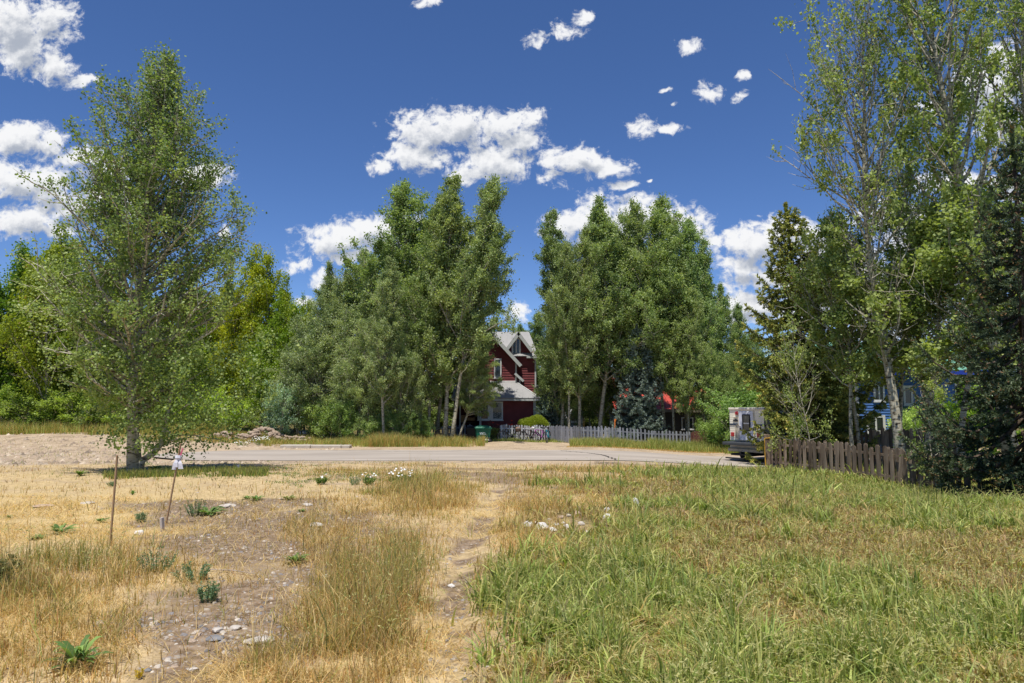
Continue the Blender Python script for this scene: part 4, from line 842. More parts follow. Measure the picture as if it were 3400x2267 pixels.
# porch roof (hip)
YE = 48.3; ze = Zr(1321, YE); zt = Zr(1267, YW); el_, er_ = X(1500, YE), X(1793.5, YE); rt = X(1712, YW); mb = MB()
roofquad(mb, (el_, YE, ze), (er_, YE, ze), (rt, YW, zt), (el_, YW, zt)); mb.build('porch_roof', ROOFM, H)
mb = MB(); roofquad(mb, (er_, YE, ze), (er_, 54, ze), (rt, 54, zt), (rt, YW, zt)); mb.build('porch_roof_side', ROOFM, H)
MB().box(el_, er_, YE + .01, YE + .05, ze - .2, ze - .075).box(er_ - .06, er_ - .02, YE + .055, 54, ze - .2, ze - .075).box(el_, er_ - .08, YE + .06, YL + 1.5, ze - .2, ze - .16).build('fascia', TRIM, H)
mbh = MB(); mbh.tube([(rt, YW, zt + .02), (er_, YE, ze + .02)], .035, 6).tube([(el_, YW - .03, zt + .01), (rt, YW - .03, zt + .01)], .05, 6); mbh.build('ridge_cap', WHITE, H)
# front wing with gable
xa, xb = X(1528, YW), X(1715, YW); apx, apz = X(1622, YW), Zr(1093, YW); rex, rez = X(1733, YW - .4), Zr(1212, YW - .4); lex = 2 * apx - rex
slope = (apz - rez) / (rex - apx)
siding(xa, xb, ze + .3, apz, YW, MAROON, 'wall', H, clip=lambda z: (apx - (apz - z) / slope, apx + (apz - z) / slope))
MB().box(xb - .1, xb + .03, YW - .08, YW + .02, zt - .1, rez + (rex - xb) * slope - .1).build('corner_board', TRIM, H)
mb = MB(); Y0 = YW - .45; roofquad(mb, (rex, Y0, rez), (rex, 54, rez), (apx, 54, apz + .02), (apx, Y0, apz + .02)); roofquad(mb, (lex, Y0, rez), (lex, 54, rez), (apx, 54, apz + .02), (apx, Y0, apz + .02)); mb.build('wing_roof', ROOFM, H)
mb = MB(); beam(mb, (apx, Y0 - .03, apz), (rex, Y0 - .03, rez), .22, .028); beam(mb, (apx, Y0 - .03, apz), (lex, Y0 - .03, rez), .22, .028); mb.build('rake_board', TRIM, H)
window(X(1640, YW), X(1665, YW), Zr(1255, YW), Zr(1190, YW), YW - .045, H); window(X(1570, YW), X(1603, YW), Zr(1255, YW), Zr(1190, YW), YW - .045, H)
# small lean roof to the right of the wing
mb = MB(); a_ = (X(1712, 50.6), 50.35, Zr(1237, 50.6)); b_ = (X(1741, 50.6), 50.35, Zr(1263, 50.6)); roofquad(mb, (b_[0], 50.35, b_[2]), (b_[0], YT, b_[2]), (a_[0], YT, a_[2]), (a_[0], 50.35, a_[2]), seam=0); mb.build('side_porch_roof', ROOFM, H)
mb = MB(); beam(mb, (a_[0], 50.31, a_[2]), (b_[0], 50.31, b_[2]), .17, .03); mb.build('rake_board', TRIM, H)
MB().box(X(1724, 50.6), X(1728, 50.6), 50.55, 50.63, zt - .5, Zr(1250, 50.6)).build('post', TRIM, H)
# tall part
xr2 = X(1776, YT); zE = Zr(1181, YT - .3); zR = Zr(1101, 53.8); yR = YT + 2.4
g1 = (X(1722, YT), Zr(1104, YT)); gs = (Zr(1104, YT) - Zr(1150, YT)) / (X(1757, YT) - X(1722, YT))
siding(X(1640, YT), xr2, zt - 1.3, g1[1] - .05, YT, MAROON, 'wall', H, clip=lambda z: (-99, 99) if z < zE else (g1[0] - (g1[1] - z) / gs, g1[0] + (g1[1] - z) / gs))
MB().box(xr2 - .01, xr2 + .1, YT - .05, YT + .1, zt - 1.3, zE).build('corner_board', TRIM, H)
MB().box(xr2, xr2 + .08, YT + .1, 56, gzz, zE).build('side_wall', MAROON, H)
mb = MB(); ex = X(1787, YT - .3); rx_ = X(1757, yR)
roofquad(mb, (-5, YT - .35, zE), (ex, YT - .35, zE), (rx_, yR, zR), (-5, yR, zR)); mb.build('main_roof', ROOFM, H)
mb = MB(); roofquad(mb, (ex, YT - .35, zE), (ex, yR + 2.7, zE), (rx_, yR, zR), (rx_ - .001, yR, zR), seam=0); mb.build('roof_hip', ROOFM, H)
MB().box(g1[0] + .6, ex, YT - .39, YT - .352, zE - .17, zE - .005).box(g1[0] + .6, ex - .02, YT - .35, YT, zE - .17, zE - .13).build('fascia', TRIM, H)
mb = MB(); q0 = YT - .5; gxr, gzr = g1[0] + 1.0, g1[1] - gs * 1.0; yb1 = YT - .35 + 2.75 * (g1[1] - zE) / (zR - zE); yb0 = YT - .35 + 2.75 * (gzr - zE) / (zR - zE)
roofquad(mb, (gxr, q0, gzr), (gxr, yb0, gzr), (g1[0], yb1, g1[1] + .03), (g1[0], q0, g1[1] + .03)); roofquad(mb, (g1[0] - 1.15, q0, g1[1] - gs * 1.15), (g1[0] - 1.15, yb0, g1[1] - gs * 1.15), (g1[0], yb1, g1[1] + .03), (g1[0], q0, g1[1] + .03)); mb.build('dormer_roof', ROOFM, H)
mb = MB(); beam(mb, (g1[0], q0 - .03, g1[1]), (gxr + .08, q0 - .03, gzr - gs * .08), .2, .028); beam(mb, (g1[0], q0 - .03, g1[1]), (g1[0] - 1.2, q0 - .03, g1[1] - gs * 1.2), .2, .028); mb.build('rake_board', TRIM, H)
window(X(1699, YT), X(1729, YT), Zr(1178, YT), Zr(1121, YT), YT - .045, H, fr=.12, mull=1)
# dish
d = empty('satellite_dish', W(1789, 1287, 48.6), 'grey oval satellite dish at the right corner of the red house', 'satellite dish'); dm = MB(); dm.lathe([(.001, .02), (.15, .0), (.3, -.05), (.36, -.1), (.36, -.115), (.3, -.07), (.001, 0)], 20, axis='y'); o = dm.build('reflector', mat('dish_grey', (.42, .43, .45), .5), d, smooth=True); o.rotation_euler = (R(25), 0, R(25)); o.scale = (1.05, 1, .8)
MB().tube([(0, .05, 0), (-.25, .25, -.05), (X(1776, 48.6) - X(1789, 48.6), .35, -.05)], .025, 6).tube([(0, 0, -.25), (.12, -.4, -.2)], .012, 5).build('arm', mat('dark_metal', (.05, .05, .055), .5), d)
# cardboard boxes on porch
for i, (a, b, r0, r1, lb) in enumerate(((1526, 1544, 1379, 1402, 'upright brown cardboard box left on the porch'), (1545, 1577, 1386, 1396, 'long low tan carton on the porch beside an upright box'))):
    yy = 49.6; bx = MB().cbox(X(a, yy), X(b, yy), yy, yy + .5, Zr(r1, yy), Zr(r0, yy), .01); mm = mat('cardboard', (.36, .21, .10), .8, var=.1); tag(bx.build('carton', mm), lb, 'box')
tb = MB().cbox(X(1524, 49.6), X(1580, 49.6), 49.5, 50.25, Zr(1404, 49.6), Zr(1402.4, 49.6), .005)
for a in (1526, 1578):
    for yy in (49.55, 50.2): tb.box(X(a, 49.6) - .03, X(a, 49.6) + .03, yy - .03, yy + .03, gzz, Zr(1404, 49.6))
tag(tb.build('porch_table', mat('dark_wood', (.06, .045, .035), .8)), 'dark low table under the cartons on the porch', 'table')
# poppies
po = empty('poppy_plants', GX(1668, 46.2), 'red poppies rising behind the white picket fence', 'flowers'); ms, mf, ml = MB(), MB(), MB(); rs = np.random.RandomState(9)
for i in range(26):
    x = rs.uniform(-1.5, .75); y = rs.uniform(-.25, .35); h = rs.uniform(.5, 1.3); ms.tube([(x, y, 0), (x + .03, y, h * .5), (x + rs.uniform(-.1, .1), y, h)], .007, 3); 
    if i < 13: MB().lathe([(.001, .0), (.05, .02), (.06, .06), (.001, .03)], 8, c=(x, y, h)).build('blossom', mat('poppy_red', (.62, .03, .015), .6), po)
ms.build('stem', mat('stem_green', (.12, .17, .06)), po)
Vp, Cp = leafquads(np.stack([rs.uniform(-1.7, 1.0, 2600), rs.uniform(-.3, .4, 2600), rs.uniform(.05, .85, 2600) ** 1.1], 1), .07, rs, np.array(GRN), np.array((.35, .36, .10))); link(npmesh('foliage', Vp, np.arange(len(Vp)), 4, Cp), 'foliage', GRASS, po)
# ------------------------------------------------------------------ picket fences
PK = mat('picket_paint', (.20, .205, .23), .85, scale=5, stretch=(1, 1, .25), col2=(.32, .325, .35), bump=.2, orand=.25); PKW = mat('picket_white', (.42, .42, .43), .85, scale=5, col2=(.58, .58, .57), orand=.25)
def picket_mesh(wd, h, th=.022, kind='round'):
    pr = {'round': [(-wd / 2, 0), (wd / 2, 0), (wd / 2, h - wd * .45), (wd * .3, h - .02), (0, h), (-wd * .3, h - .02), (-wd / 2, h - wd * .45)], 'dog': [(-wd / 2, 0), (wd / 2, 0), (wd / 2, h - .05), (wd * .25, h), (-wd * .25, h), (-wd / 2, h - .05)]}[kind]
    return MB().prism([Vector((a, 0, b)) for a, b in pr], (0, th, 0)).mesh('picket')
def fence(name, pa, pb, h, wd, gap, m, label, kind='round', cat='fence', jit=.03, rails=(.25, .75), post=2.2, back=False, seed=0, lowz=.03):
    rr = random.Random(seed); a = Vector(pa); b = Vector(pb); d = Vector((b.x - a.x, b.y - a.y, 0)); Ln = d.length; d.normalize(); ang = math.atan2(d.y, d.x)
    root = empty(name, a, label, cat, rz=ang); me = picket_mesh(wd, h, kind=kind); me.materials.append(m); n = int(Ln / (wd + gap))
    zf = lambda s: float(gz(a.x + d.x * s, a.y + d.y * s)) - a.z
    for i in range(n):
        s = (i + .5) * (wd + gap); o = bpy.data.objects.new('picket', me); COL.objects.link(o); o.parent = root; o.location = (s, 0, zf(s) + lowz + rr.uniform(-jit, jit)); o.rotation_euler = (rr.uniform(-.02, .02), rr.gauss(0, jit * .7), rr.uniform(-.04, .04)); o.scale = (rr.uniform(.9, 1.08), 1, rr.uniform(.96, 1.04))
        if back and i < n - 1: o = bpy.data.objects.new('picket', me); COL.objects.link(o); o.parent = root; o.location = (s + (wd + gap) / 2, .115, zf(s) + lowz + rr.uniform(-jit, jit)); o.rotation_euler = (0, rr.gauss(0, jit * .5), 0)
    for t in rails:
        mb = MB(); k = max(1, int(Ln / post)); 
        for j in range(k): s0, s1 = Ln * j / k, Ln * (j + 1) / k; z0, z1 = zf(s0) + h * t, zf(s1) + h * t; mb.add([(s0, .025, z0), (s1, .025, z1), (s1, .07, z1), (s0, .07, z0), (s0, .025, z0 + .08), (s1, .025, z1 + .08), (s1, .07, z1 + .08), (s0, .07, z0 + .08)], [(3, 2, 1, 0), (4, 5, 6, 7), (0, 1, 5, 4), (2, 3, 7, 6), (1, 2, 6, 5), (3, 0, 4, 7)])
        mb.build('rail', m, root)
    k = max(1, int(Ln / post))
    for j in range(k + 1): s = Ln * j / k; MB().cbox(s - .045, s + .045, .072, .16, zf(s) - .2, zf(s) + h * .97, .008).build('post', m, root)
    return root
fence('picket_fence', GX(1662, 45.9), GX(1818, 45.9), 1.02, .10, .068, PKW, 'white picket fence behind the bicycles', seed=1)
fence('picket_fence', GX(1822, 45.7), GX(1925, 42.8), 1.0, .085, .05, PK, 'grey picket fence running toward the road right of the bicycles', seed=2)
fence('picket_fence', GX(1933, 42.8), GX(2292, 43.6), 1.0, .115, .115, PK, 'bluish grey picket fence under the right hand aspens', seed=3, jit=.035)
fence('picket_fence', GX(1928, 46.2), GX(2062, 46.2), .85, .09, .05, PKW, 'pale low picket fence glimpsed behind the bluish grey one', seed=4)
fence('picket_fence', GX(1400, 47.5), GX(1565, 47.5), .95, .10, .07, PK, 'shaded grey picket fence among the left hand aspen trunks', seed=5, jit=.06)
REDW = mat('red_brown_wood', (.12, .045, .035), .85, col2=(.19, .08, .06)); fence('board_fence', GX(2300, 43.8), GX(2425, 44.4), .95, .15, .03, REDW, 'short red brown board fence at the right end of the picket fence', kind='dog', seed=6)
BRW = mat('brown_board', (.105, .072, .046), .9, scale=6, stretch=(1, 1, .15), col2=(.31, .24, .175), bump=.6, orand=.38)
fence('brown_fence', GX(2555, 28.2), GX(3245, 20.2), 1.24, .15, .105, BRW, 'weathered brown double sided board fence along the right of the lot', kind='dog', jit=.06, rails=(.2, .76), back=True, post=2.4, seed=7, lowz=-.02)
fence('brown_fence', GX(2700, 31.5), GX(3200, 26.5), 1.6, .15, .02, BRW, 'second brown board fence showing above the front brown fence', kind='dog', jit=.02, rails=(.3, .8), post=2.4, seed=8)
bp_ = empty('fence_post', GX(2549, 29.3), 'stout grey brown end post with yellow strap beside the camper', 'post'); MB().cbox(-.1, .1, -.1, .1, -.1, 1.42, .02).build('timber', BRW, bp_); MB().tube([(-.13, -.11, .1), (-.15, -.12, .8), (-.14, -.11, 1.25), (.1, -.12, 1.27)], .018, 6).build('strap', mat('strap_yellow', (.62, .35, .02), .6), bp_)
# ------------------------------------------------------------------ bicycles
BLK = mat('tyre_black', (.018, .018, .018), .8); CHR = mat('chrome', (.30, .30, .31), .5, metal=.4)
def bicycle(px, Y, rz, fm, label, seat=None, cruiser=False, lean=.08, rimm=None, basket=False, dz=0):
    b = GX(px, Y); b.z += dz; o = empty('bicycle', b, label, 'bicycle', 'bicycles leaning by the picket fence', rz=rz); o.rotation_euler = (lean, 0, rz); Rw = .335; wb = 1.08
    for sx_ in (-wb / 2, wb / 2):
        wl = MB().torus((sx_, 0, Rw), Rw - .03, .012).tube([(sx_, -.045, Rw), (sx_, .045, Rw)], .025, 8)
        for k in range(10): t = k * 2 * math.pi / 10; wl.tube([(sx_, .02 * (-1) ** k, Rw), (sx_ + (Rw - .03) * math.cos(t), 0, Rw + (Rw - .03) * math.sin(t))], .0025, 3)
        w_ = wl.build('wheel', rimm or CHR, o); MB().torus((sx_, 0, Rw), Rw, .026).build('tyre', BLK, w_)
    rear, front = (-wb / 2, 0, Rw), (wb / 2, 0, Rw); bb = (-.08, 0, .29); st = (-.22, 0, .74); hd = (.36, 0, .80); hb = (.40, 0, .66); fr = MB()
    if cruiser: fr.tube([hd, (.22, 0, .74), (.02, 0, .52), (-.08, 0, .42), (-.16, 0, .5)], .02, 8).tube([hb, (.25, 0, .56), (.06, 0, .36), bb], .02, 8)
    else: fr.tube([hd, st], .02, 8).tube([hb, bb], .024, 8)
    fr.tube([bb, st], .02, 8)
    for s_ in (-.04, .04): fr.tube([(bb[0], s_, bb[2]), (rear[0], s_, Rw)], .012, 6).tube([(st[0], s_ * .6, st[2] - .06), (rear[0], s_, Rw)], .011, 6)
    fr.tube([hd, hb], .026, 8); fr.build('frame', fm, o)
    fk = MB()
    for s_ in (-.045, .045): fk.tube([(.41, s_, .63), (.47, s_, .5), (front[0], s_, Rw)], .013, 6)
    fk.build('fork', fm, o)
    h = MB().tube([hd, (.33, 0, .93)], .014, 6).tube([(.12 if cruiser else .28, -.32, 1.0), (.3, -.22, 1.02), (.34, 0, .94), (.3, .22, 1.02), (.12 if cruiser else .28, .32, 1.0)], .013, 6); hh = h.build('handlebar', CHR, o)
    MB().tube([(.12 if cruiser else .28, -.33, 1.0), (.2 if cruiser else .29, -.26, 1.01)], .02, 6).tube([(.12 if cruiser else .28, .33, 1.0), (.2 if cruiser else .29, .26, 1.01)], .02, 6).build('grip', BLK, hh)
    sd = MB().tube([(-.42, 0, .90), (-.34, 0, .915), (-.25, 0, .905), (-.12, 0, .90)], [.05, .085, .055, .022], 8); sd.build('saddle', seat or BLK, o); MB().tube([st, (-.26, 0, .88)], .013, 6).build('seat_post', CHR, o)
    cm = MB().lathe([(.001, -.055), (.09, -.055), (.09, -.045), (.001, -.045)], 16, c=bb, axis='y').tube([(bb[0], -.07, bb[2]), (bb[0] + .1, -.07, bb[2] - .14)], .01, 5).tube([(bb[0], .07, bb[2]), (bb[0] - .1, .07, bb[2] + .14)], .01, 5).box(bb[0] + .06, bb[0] + .15, -.17, -.08, bb[2] - .15, bb[2] - .13).box(bb[0] - .15, bb[0] - .06, .08, .17, bb[2] + .13, bb[2] + .15); cm.build('crank', BLK, o)
    if basket:
        bk = MB().lathe([(.001, .62), (.11, .62), (.19, .8), (.2, .86), (.13, .93), (.001, .94)], 12, c=(-.47, 0, 0)); bk.build('saddlebag', mat('orange_cloth', (.40, .13, .05), .8, scale=14, col2=(.04, .16, .17)), o)
    return o
FB = mat('paint_black', (.015, .016, .018), .35, spec=.5)
bicycle(1696, 45.1, R(180), FB, 'black cruiser bicycle with low curved frame and orange bag behind its seat', cruiser=True, basket=True, lean=-.1)
bicycle(1760, 44.9, R(140), FB, 'black bicycle with a white saddle, second from the left', seat=mat('saddle_white', (.7, .68, .66), .5), lean=-.1)
bicycle(1795, 45.0, R(215), mat('paint_pink', (.62, .06, .30), .35, scale=2.5, col2=(.17, .08, .45), spec=.5), 'pink and purple bicycle between the black and teal ones', lean=.1)
bicycle(1822, 44.6, R(256), mat('paint_teal', (.0, .30, .36), .35, scale=2.5, col2=(.03, .22, .35), spec=.5), 'teal bicycle seen nearly end on at the fence corner', lean=.12)
# ------------------------------------------------------------------ bins
def wheelie(px, Y, hpx, wpx, m, lid, label, rz=0, logo=False):
    p = GX(px, Y); k = Y / F; h = hpx * k; wd = wpx * k; o = empty('wheeled_bin', p, label, 'bin', rz=rz); t, b = wd / 2, wd / 2 * .8; th = .82 * h; vs = []
    for (z, s) in ((.05, b), (th * .93, t * .97), (th * .93, t * 1.04), (th, t * 1.06)): vs += [(-s, -s, z), (s, -s, z), (s, s, z), (-s, s, z)]
    fs = [(3, 2, 1, 0)] + [(i * 4 + j, i * 4 + (j + 1) % 4, i * 4 + 4 + (j + 1) % 4, i * 4 + 4 + j) for i in range(3) for j in range(4)]; MB().add(vs, fs).build('body', m, o)
    s = t * 1.1; lm = MB(); vs = []
    for (z, q) in ((th + .005, s), (th + .05, s * 1.0), (th + .13, s * .86), (h, s * .5)): vs += [(-q, -q, z), (q, -q, z), (q, q, z), (-q, q, z)]
    lm.add(vs, [(3, 2, 1, 0), (12, 13, 14, 15)] + [(i * 4 + j, i * 4 + (j + 1) % 4, i * 4 + 4 + (j + 1) % 4, i * 4 + 4 + j) for i in range(3) for j in range(4)]); lm.build('lid', lid, o)
    for sx_ in (-1, 1): MB().lathe([(.001, -.03), (.11, -.03), (.12, 0), (.11, .03), (.001, .03)], 14, c=(sx_ * b * 1.02, b * .9, .11), axis='x').build('wheel', BLK, o)
    MB().tube([(-s * .8, s * 1.05, th), (-s * .8, s * 1.2, th), (s * .8, s * 1.2, th), (s * .8, s * 1.05, th)], .018, 6).build('handle', m, o)
    if logo:
        lg = MB(); y = -(b + (t * .97 - b) * .62) - .012; z0 = th * .60; hh = .13
        def st_(x0, z_0, x1, z_1, wq=.03): d_ = Vector((x1 - x0, 0, z_1 - z_0)).normalized(); n_ = Vector((-d_.z, 0, d_.x)) * wq / 2; lg.prism([Vector((x0, y, z_0)) + n_, Vector((x1, y, z_1)) + n_, Vector((x1, y, z_1)) - n_, Vector((x0, y, z_0)) - n_], (0, .03, 0))
        for (a, b_, c_, d_) in ((-.24, hh, -.19, 0), (-.19, 0, -.13, hh), (-.13, hh, -.085, 0), (-.085, 0, -.02, hh)): st_(a, z0 + b_, c_, z0 + d_)
        for (a, b_, c_, d_) in ((0, 0, .005, hh), (.005, hh, .05, hh * .5), (.05, hh * .5, .1, hh), (.1, hh, .1, 0), (.115, .0, .17, 0)): st_(a, z0 + b_, c_, z0 + d_, .018)
        st_(-.22, z0 - .035, .17, z0 - .035, .014); lg.build('logo', mat('logo_white', (.75, .77, .75), .6, var=.02), o)
    return o
BG = mat('bin_green', (.012, .13, .075), .45, var=.08); wheelie(1603, 44.3, 53, 50, BG, BG, 'green wheeled waste bin with white lettering beside the driveway', rz=R(8), logo=True)
BB = mat('bin_black', (.02, .02, .022), .5); wheelie(1572, 45.2, 48, 42, BB, BB, 'black wheeled bin in shade behind the green bin', rz=R(-5))
vs, fs = rockverts(np.random.RandomState(4), .75, .5); o = MB().add(vs, fs).build('rubbish_bag', mat('bag_black', (.03, .03, .032), .3, bump=.6)); o.location = GX(1612, 43.4) + Vector((0, 0, .15)); tag(o, 'crumpled dark sack lying in front of the green bin', 'bag')
# wire cart frame against trunks
ct = MB(); p = GX(1475, 44.3)
fr_ = [(-.75, 0, 0), (-.45, 0, .75), (.5, 0, .85), (.75, 0, .25), (.5, 0, 0)]
ct.tube(fr_ + [fr_[0]], .03, 6)
for i in range(9): t = i / 8; ct.tube([(-.62 + t * 1.25, 0, .02), (-.42 + t * .9, 0, .75 + .08 * t)], .01, 4)
for i in range(5): z = .12 + i * .13; ct.tube([(-.68 + z * .35, 0, z), (.68 - z * .15, 0, z)], .01, 4)
tag(ct.build('wire_rack', mat('rust_metal', (.05, .035, .03), .8), None, p), 'dark rusty wire rack leaning on its side beside aspen trunks', 'rack')
# bright mounded bush by the bikes
rs = np.random.RandomState(15); p = GX(1772, 46.6); Pn = unit(rs.normal(size=(15000, 3))); rad = rs.uniform(.55, 1.05, (15000, 1)); Pn[:, 2] = np.abs(Pn[:, 2]); Pp = Pn * rad * np.array([1.05, .6, .66]) + np.array([0, 0, 1.0]); Pp[:, 2] += .09 * np.sin(Pp[:, 0] * 4); 
V_, C_ = leafquads(Pp, .075, rs, np.array((.17, .25, .02)), np.array((.42, .45, .05)), aspect=.35, dirs=Pn + rs.normal(size=(15000, 3)) * .6); bs = empty('round_bush', p, 'bright yellow green rounded bush behind the bicycles', 'bush'); link(npmesh('foliage', V_, np.arange(len(V_)), 4, C_), 'foliage', LEAF, bs)
st_m = MB()
for i in range(12): a = i * .52; st_m.tube([(0.05 * math.cos(a), .05 * math.sin(a), 0), (.25 * math.cos(a), .2 * math.sin(a), .8), (.7 * math.cos(a), .4 * math.sin(a), 1.35)], [.02, .015, .005], 4)
st_m.build('stem', mat('dead_wood', (.36, .3, .25)), bs)
# ------------------------------------------------------------------ red roofed house
RH = empty('red_roof_house', (0, 0, 0), 'low house with a bright coral red roof behind the right hand trees', 'house'); YR = 56.0; RED = mat('red_roof', (.46, .07, .045), .6, scale=3, var=.12); TANW = mat('log_wall', (.10, .085, .07), .85)
xl_, xr_ = X(2060, YR), X(2480, YR); zb = float(gz(12, 56)) - .2; ze_ = Zr(1358, YR - .4, 2200); zr_ = Zr(1290, YR + 4, 2200)
siding(xl_, xr_, zb, ze_ + .1, YR, TANW, 'wall', RH, lap=.3); MB().box(xl_, xl_ + .1, YR + .1, YR + 8, zb, ze_).box(xr_ - .1, xr_, YR + .1, YR + 8, zb, ze_).build('side_wall', TANW, RH)
mb = MB(); roofquad(mb, (xl_ - .5, YR - .5, ze_), (xr_ + .5, YR - .5, ze_), (xr_ + .5, YR + 4, zr_), (xl_ - .5, YR + 4, zr_)); roofquad(mb, (xl_ - .5, YR + 8.5, ze_), (xr_ + .5, YR + 8.5, ze_), (xr_ + .5, YR + 4, zr_), (xl_ - .5, YR + 4, zr_)); mb.build('roof', RED, RH)
MB().box(xl_ - .5, xr_ + .5, YR - .55, YR - .505, ze_ - .25, ze_ - .01).build('fascia', mat('tan_trim', (.3, .25, .19), .7), RH)
for a, b in ((2075, 2110), (2150, 2200), (2260, 2300), (2380, 2415)): window(X(a, YR), X(b, YR), Zr(1425, YR, a), Zr(1385, YR, a), YR - .045, RH)
ug = MB(); zu = Zr(1235, 59, 2100); roofquad(ug, (X(2025, 58), 57, Zr(1318, 57, 2080)), (X(2125, 58), 57, Zr(1318, 57, 2080)), (X(2125, 58), 60, zu), (X(2025, 58), 60, zu)); ug.build('upper_roof', RED, RH)
MB().box(X(2032, 58), X(2118, 58), 57.6, 60, zb, Zr(1325, 57, 2080)).build('upper_wall', TANW, RH)
MB().tube([(X(2300, 58.5), 58.5, ze_), (X(2300, 58.5), 58.5, Zr(1283, 58.5, 2300))], .25, 10).build('chimney', mat('tan_trim'), RH)
# white trailer behind the fence
TR = empty('white_trailer', GX(1885, 53), 'white travel trailer parked behind the trunks', 'trailer'); k = 53 / F
MB().cbox(-58 * k, 50 * k, 0, 2.3, .5, .5 + 62 * k, .12).build('body', mat('trailer_white', (.72, .73, .75), .4, var=.03), TR)
tw_ = MB(); tw_.cbox(-35 * k, -15 * k, -.02, .02, 1.1, 1.6, .01).cbox(8 * k, 30 * k, -.02, .02, 1.1, 1.6, .01); tw_.build('window', GLASS, TR)
MB().box(-57 * k, 49 * k, -.015, 0, .8, .92).build('stripe', mat('stripe_grey', (.25, .27, .3), .5), TR)
for sx_ in (-10, 6): MB().lathe([(.001, -.1), (.3, -.1), (.34, 0), (.3, .1), (.001, .1)], 16, c=(sx_ * k, .15, .33), axis='y').build('wheel', BLK, TR)
# orange flag and pole
of = empty('orange_pennant', GX(2040, 45.3), 'slim orange pennant on a pole behind the picket fence', 'flag'); MB().tube([(0, 0, 0), (0, 0, 1.6)], .015, 5).build('pole', CHR, of); MB().prism([Vector((0, -.01, 1.5)), Vector((.14, -.01, 1.52)), Vector((.02, -.01, .75))], (0, .02, 0)).build('cloth', mat('flag_orange', (.75, .2, .02), .6), of)
# ------------------------------------------------------------------ blue house
BH = empty('blue_house', (0, 0, 0), 'bright blue clapboard house with green roof behind the brown fence', 'house'); BLUE = mat('blue_siding', (.065, .15, .37), .7, var=.12); BLUD = mat('blue_fascia', (.02, .05, .35), .6); GRF = mat('green_roof', (.16, .36, .25), .55, var=.12)
Y1, Y2 = 37.5, 39.5; zb = float(gz(20, 38)) - .4
a, b = X(2850, Y1), X(2968, Y1); siding(a, b, zb, Zr(1225, Y1, 2900), Y1, BLUE, 'wall', BH, lap=.15); MB().box(b, b + .1, Y1 - .05, Y1 + .12, zb, Zr(1225, Y1, 2900)).box(a - .1, a, Y1 - .05, Y1 + .12, zb, Zr(1225, Y1, 2900)).build('corner_board', WHITE, BH)
MB().box(b - .01, b + .07, Y1 + .12, Y2, zb, Zr(1225, Y1, 2900)).build('side_wall', BLUE, BH)
c_, d_ = X(2968, Y2), X(3172, Y2); siding(c_, d_, zb, Zr(1225, Y2, 3050), Y2, BLUE, 'wall', BH, lap=.15); MB().box(d_, d_ + .1, Y2 - .05, Y2 + .12, zb, Zr(1225, Y2, 3050)).build('corner_board', WHITE, BH); MB().box(d_, d_ + .06, Y2 + .13, Y2 + 7, zb, Zr(1225, Y2, 3050)).build('side_wall', BLUE, BH)
window(X(2872, Y1), X(2934, Y1), Zr(1437, Y1, 2900), Zr(1378, Y1, 2900), Y1 - .045, BH, mull=1, fr=.13); window(X(2900, Y1), X(2936, Y1), Zr(1332, Y1, 2900), Zr(1275, Y1, 2900), Y1 - .045, BH, mull=1)
window(X(2998, Y2), X(3030, Y2), Zr(1345, Y2, 3000), Zr(1280, Y2, 3000), Y2 - .045, BH, mull=0, fr=.12); window(X(3100, Y2), X(3130, Y2), Zr(1345, Y2, 3100), Zr(1285, Y2, 3100), Y2 - .045, BH)
mb = MB(); ze1 = Zr(1228, Y1 - .5, 3000); zr1 = Zr(1133, 41.5, 3000); roofquad(mb, (a - .6, Y1 - .5, ze1), (d_ + .6, Y1 - .5, ze1), (d_ + .6, 42, zr1), (a - .6, 42, zr1)); roofquad(mb, (a - .6, 46.5, ze1), (d_ + .6, 46.5, ze1), (d_ + .6, 42, zr1), (a - .6, 42, zr1)); mb.build('roof', GRF, BH)
MB().box(a - .6, d_ + .6, Y1 - .55, Y1 - .505, ze1 - .25, ze1 - .01).build('fascia', BLUD, BH)
mb = MB(); roofquad(mb, (X(2975, 38.2), 38, Zr(1372, 38, 3000)), (X(3110, 38.2), 38, Zr(1372, 38, 3000)), (X(3110, 38.2), Y2, Zr(1350, Y2, 3000)), (X(2975, 38.2), Y2, Zr(1350, Y2, 3000))); mb.build('porch_roof', GRF, BH)
pr_ = MB(); 
for px in (2980, 3045, 3105): pr_.box(X(px, 38.2) - .05, X(px, 38.2) + .05, 38.1, 38.2, zb, Zr(1374, 38.2, 3000))
pr_.build('porch_post', WHITE, BH)
# ------------------------------------------------------------------ camper and pickup
hd_ = R(38); pc = W(2481, 1464, 33.0); gp = float(gz(pc.x, 33)); 
CREAM = mat('camper_cream', (.78, .72, .57), .5, scale=3, var=.08); NAVY = mat('camper_stripe', (.03, .045, .075), .5); SILV = mat('camper_door', (.62, .63, .68), .4, var=.03); REDL = mat('lamp_red', (.42, .01, .012), .25, spec=.6)
CP = empty('slide_in_camper', (pc.x, 33.0, gp), 'cream ribbed pickup camper with pale door and navy stripes', 'camper', rz=hd_)
z0, z1 = pc.z - gp, W(2434, 1357, 33).z - gp; hw = .93
def ribbed(mb, L0, L1, zz0, zz1, fn, rib=.11):   # fn(s, out, z) -> point
    z = zz0
    while z < zz1 - .01:
        zt = min(z + rib, zz1); q = [(0, z), (.006, z + rib * .15), (.006, zt - rib * .3), (0, zt)]
        for (o1, za), (o2, zb_) in zip(q[:-1], q[1:]): mb.add([fn(L0, o1, za), fn(L1, o1, za), fn(L1, o2, zb_), fn(L0, o2, zb_)], [(0, 1, 2, 3)])
        z = zt
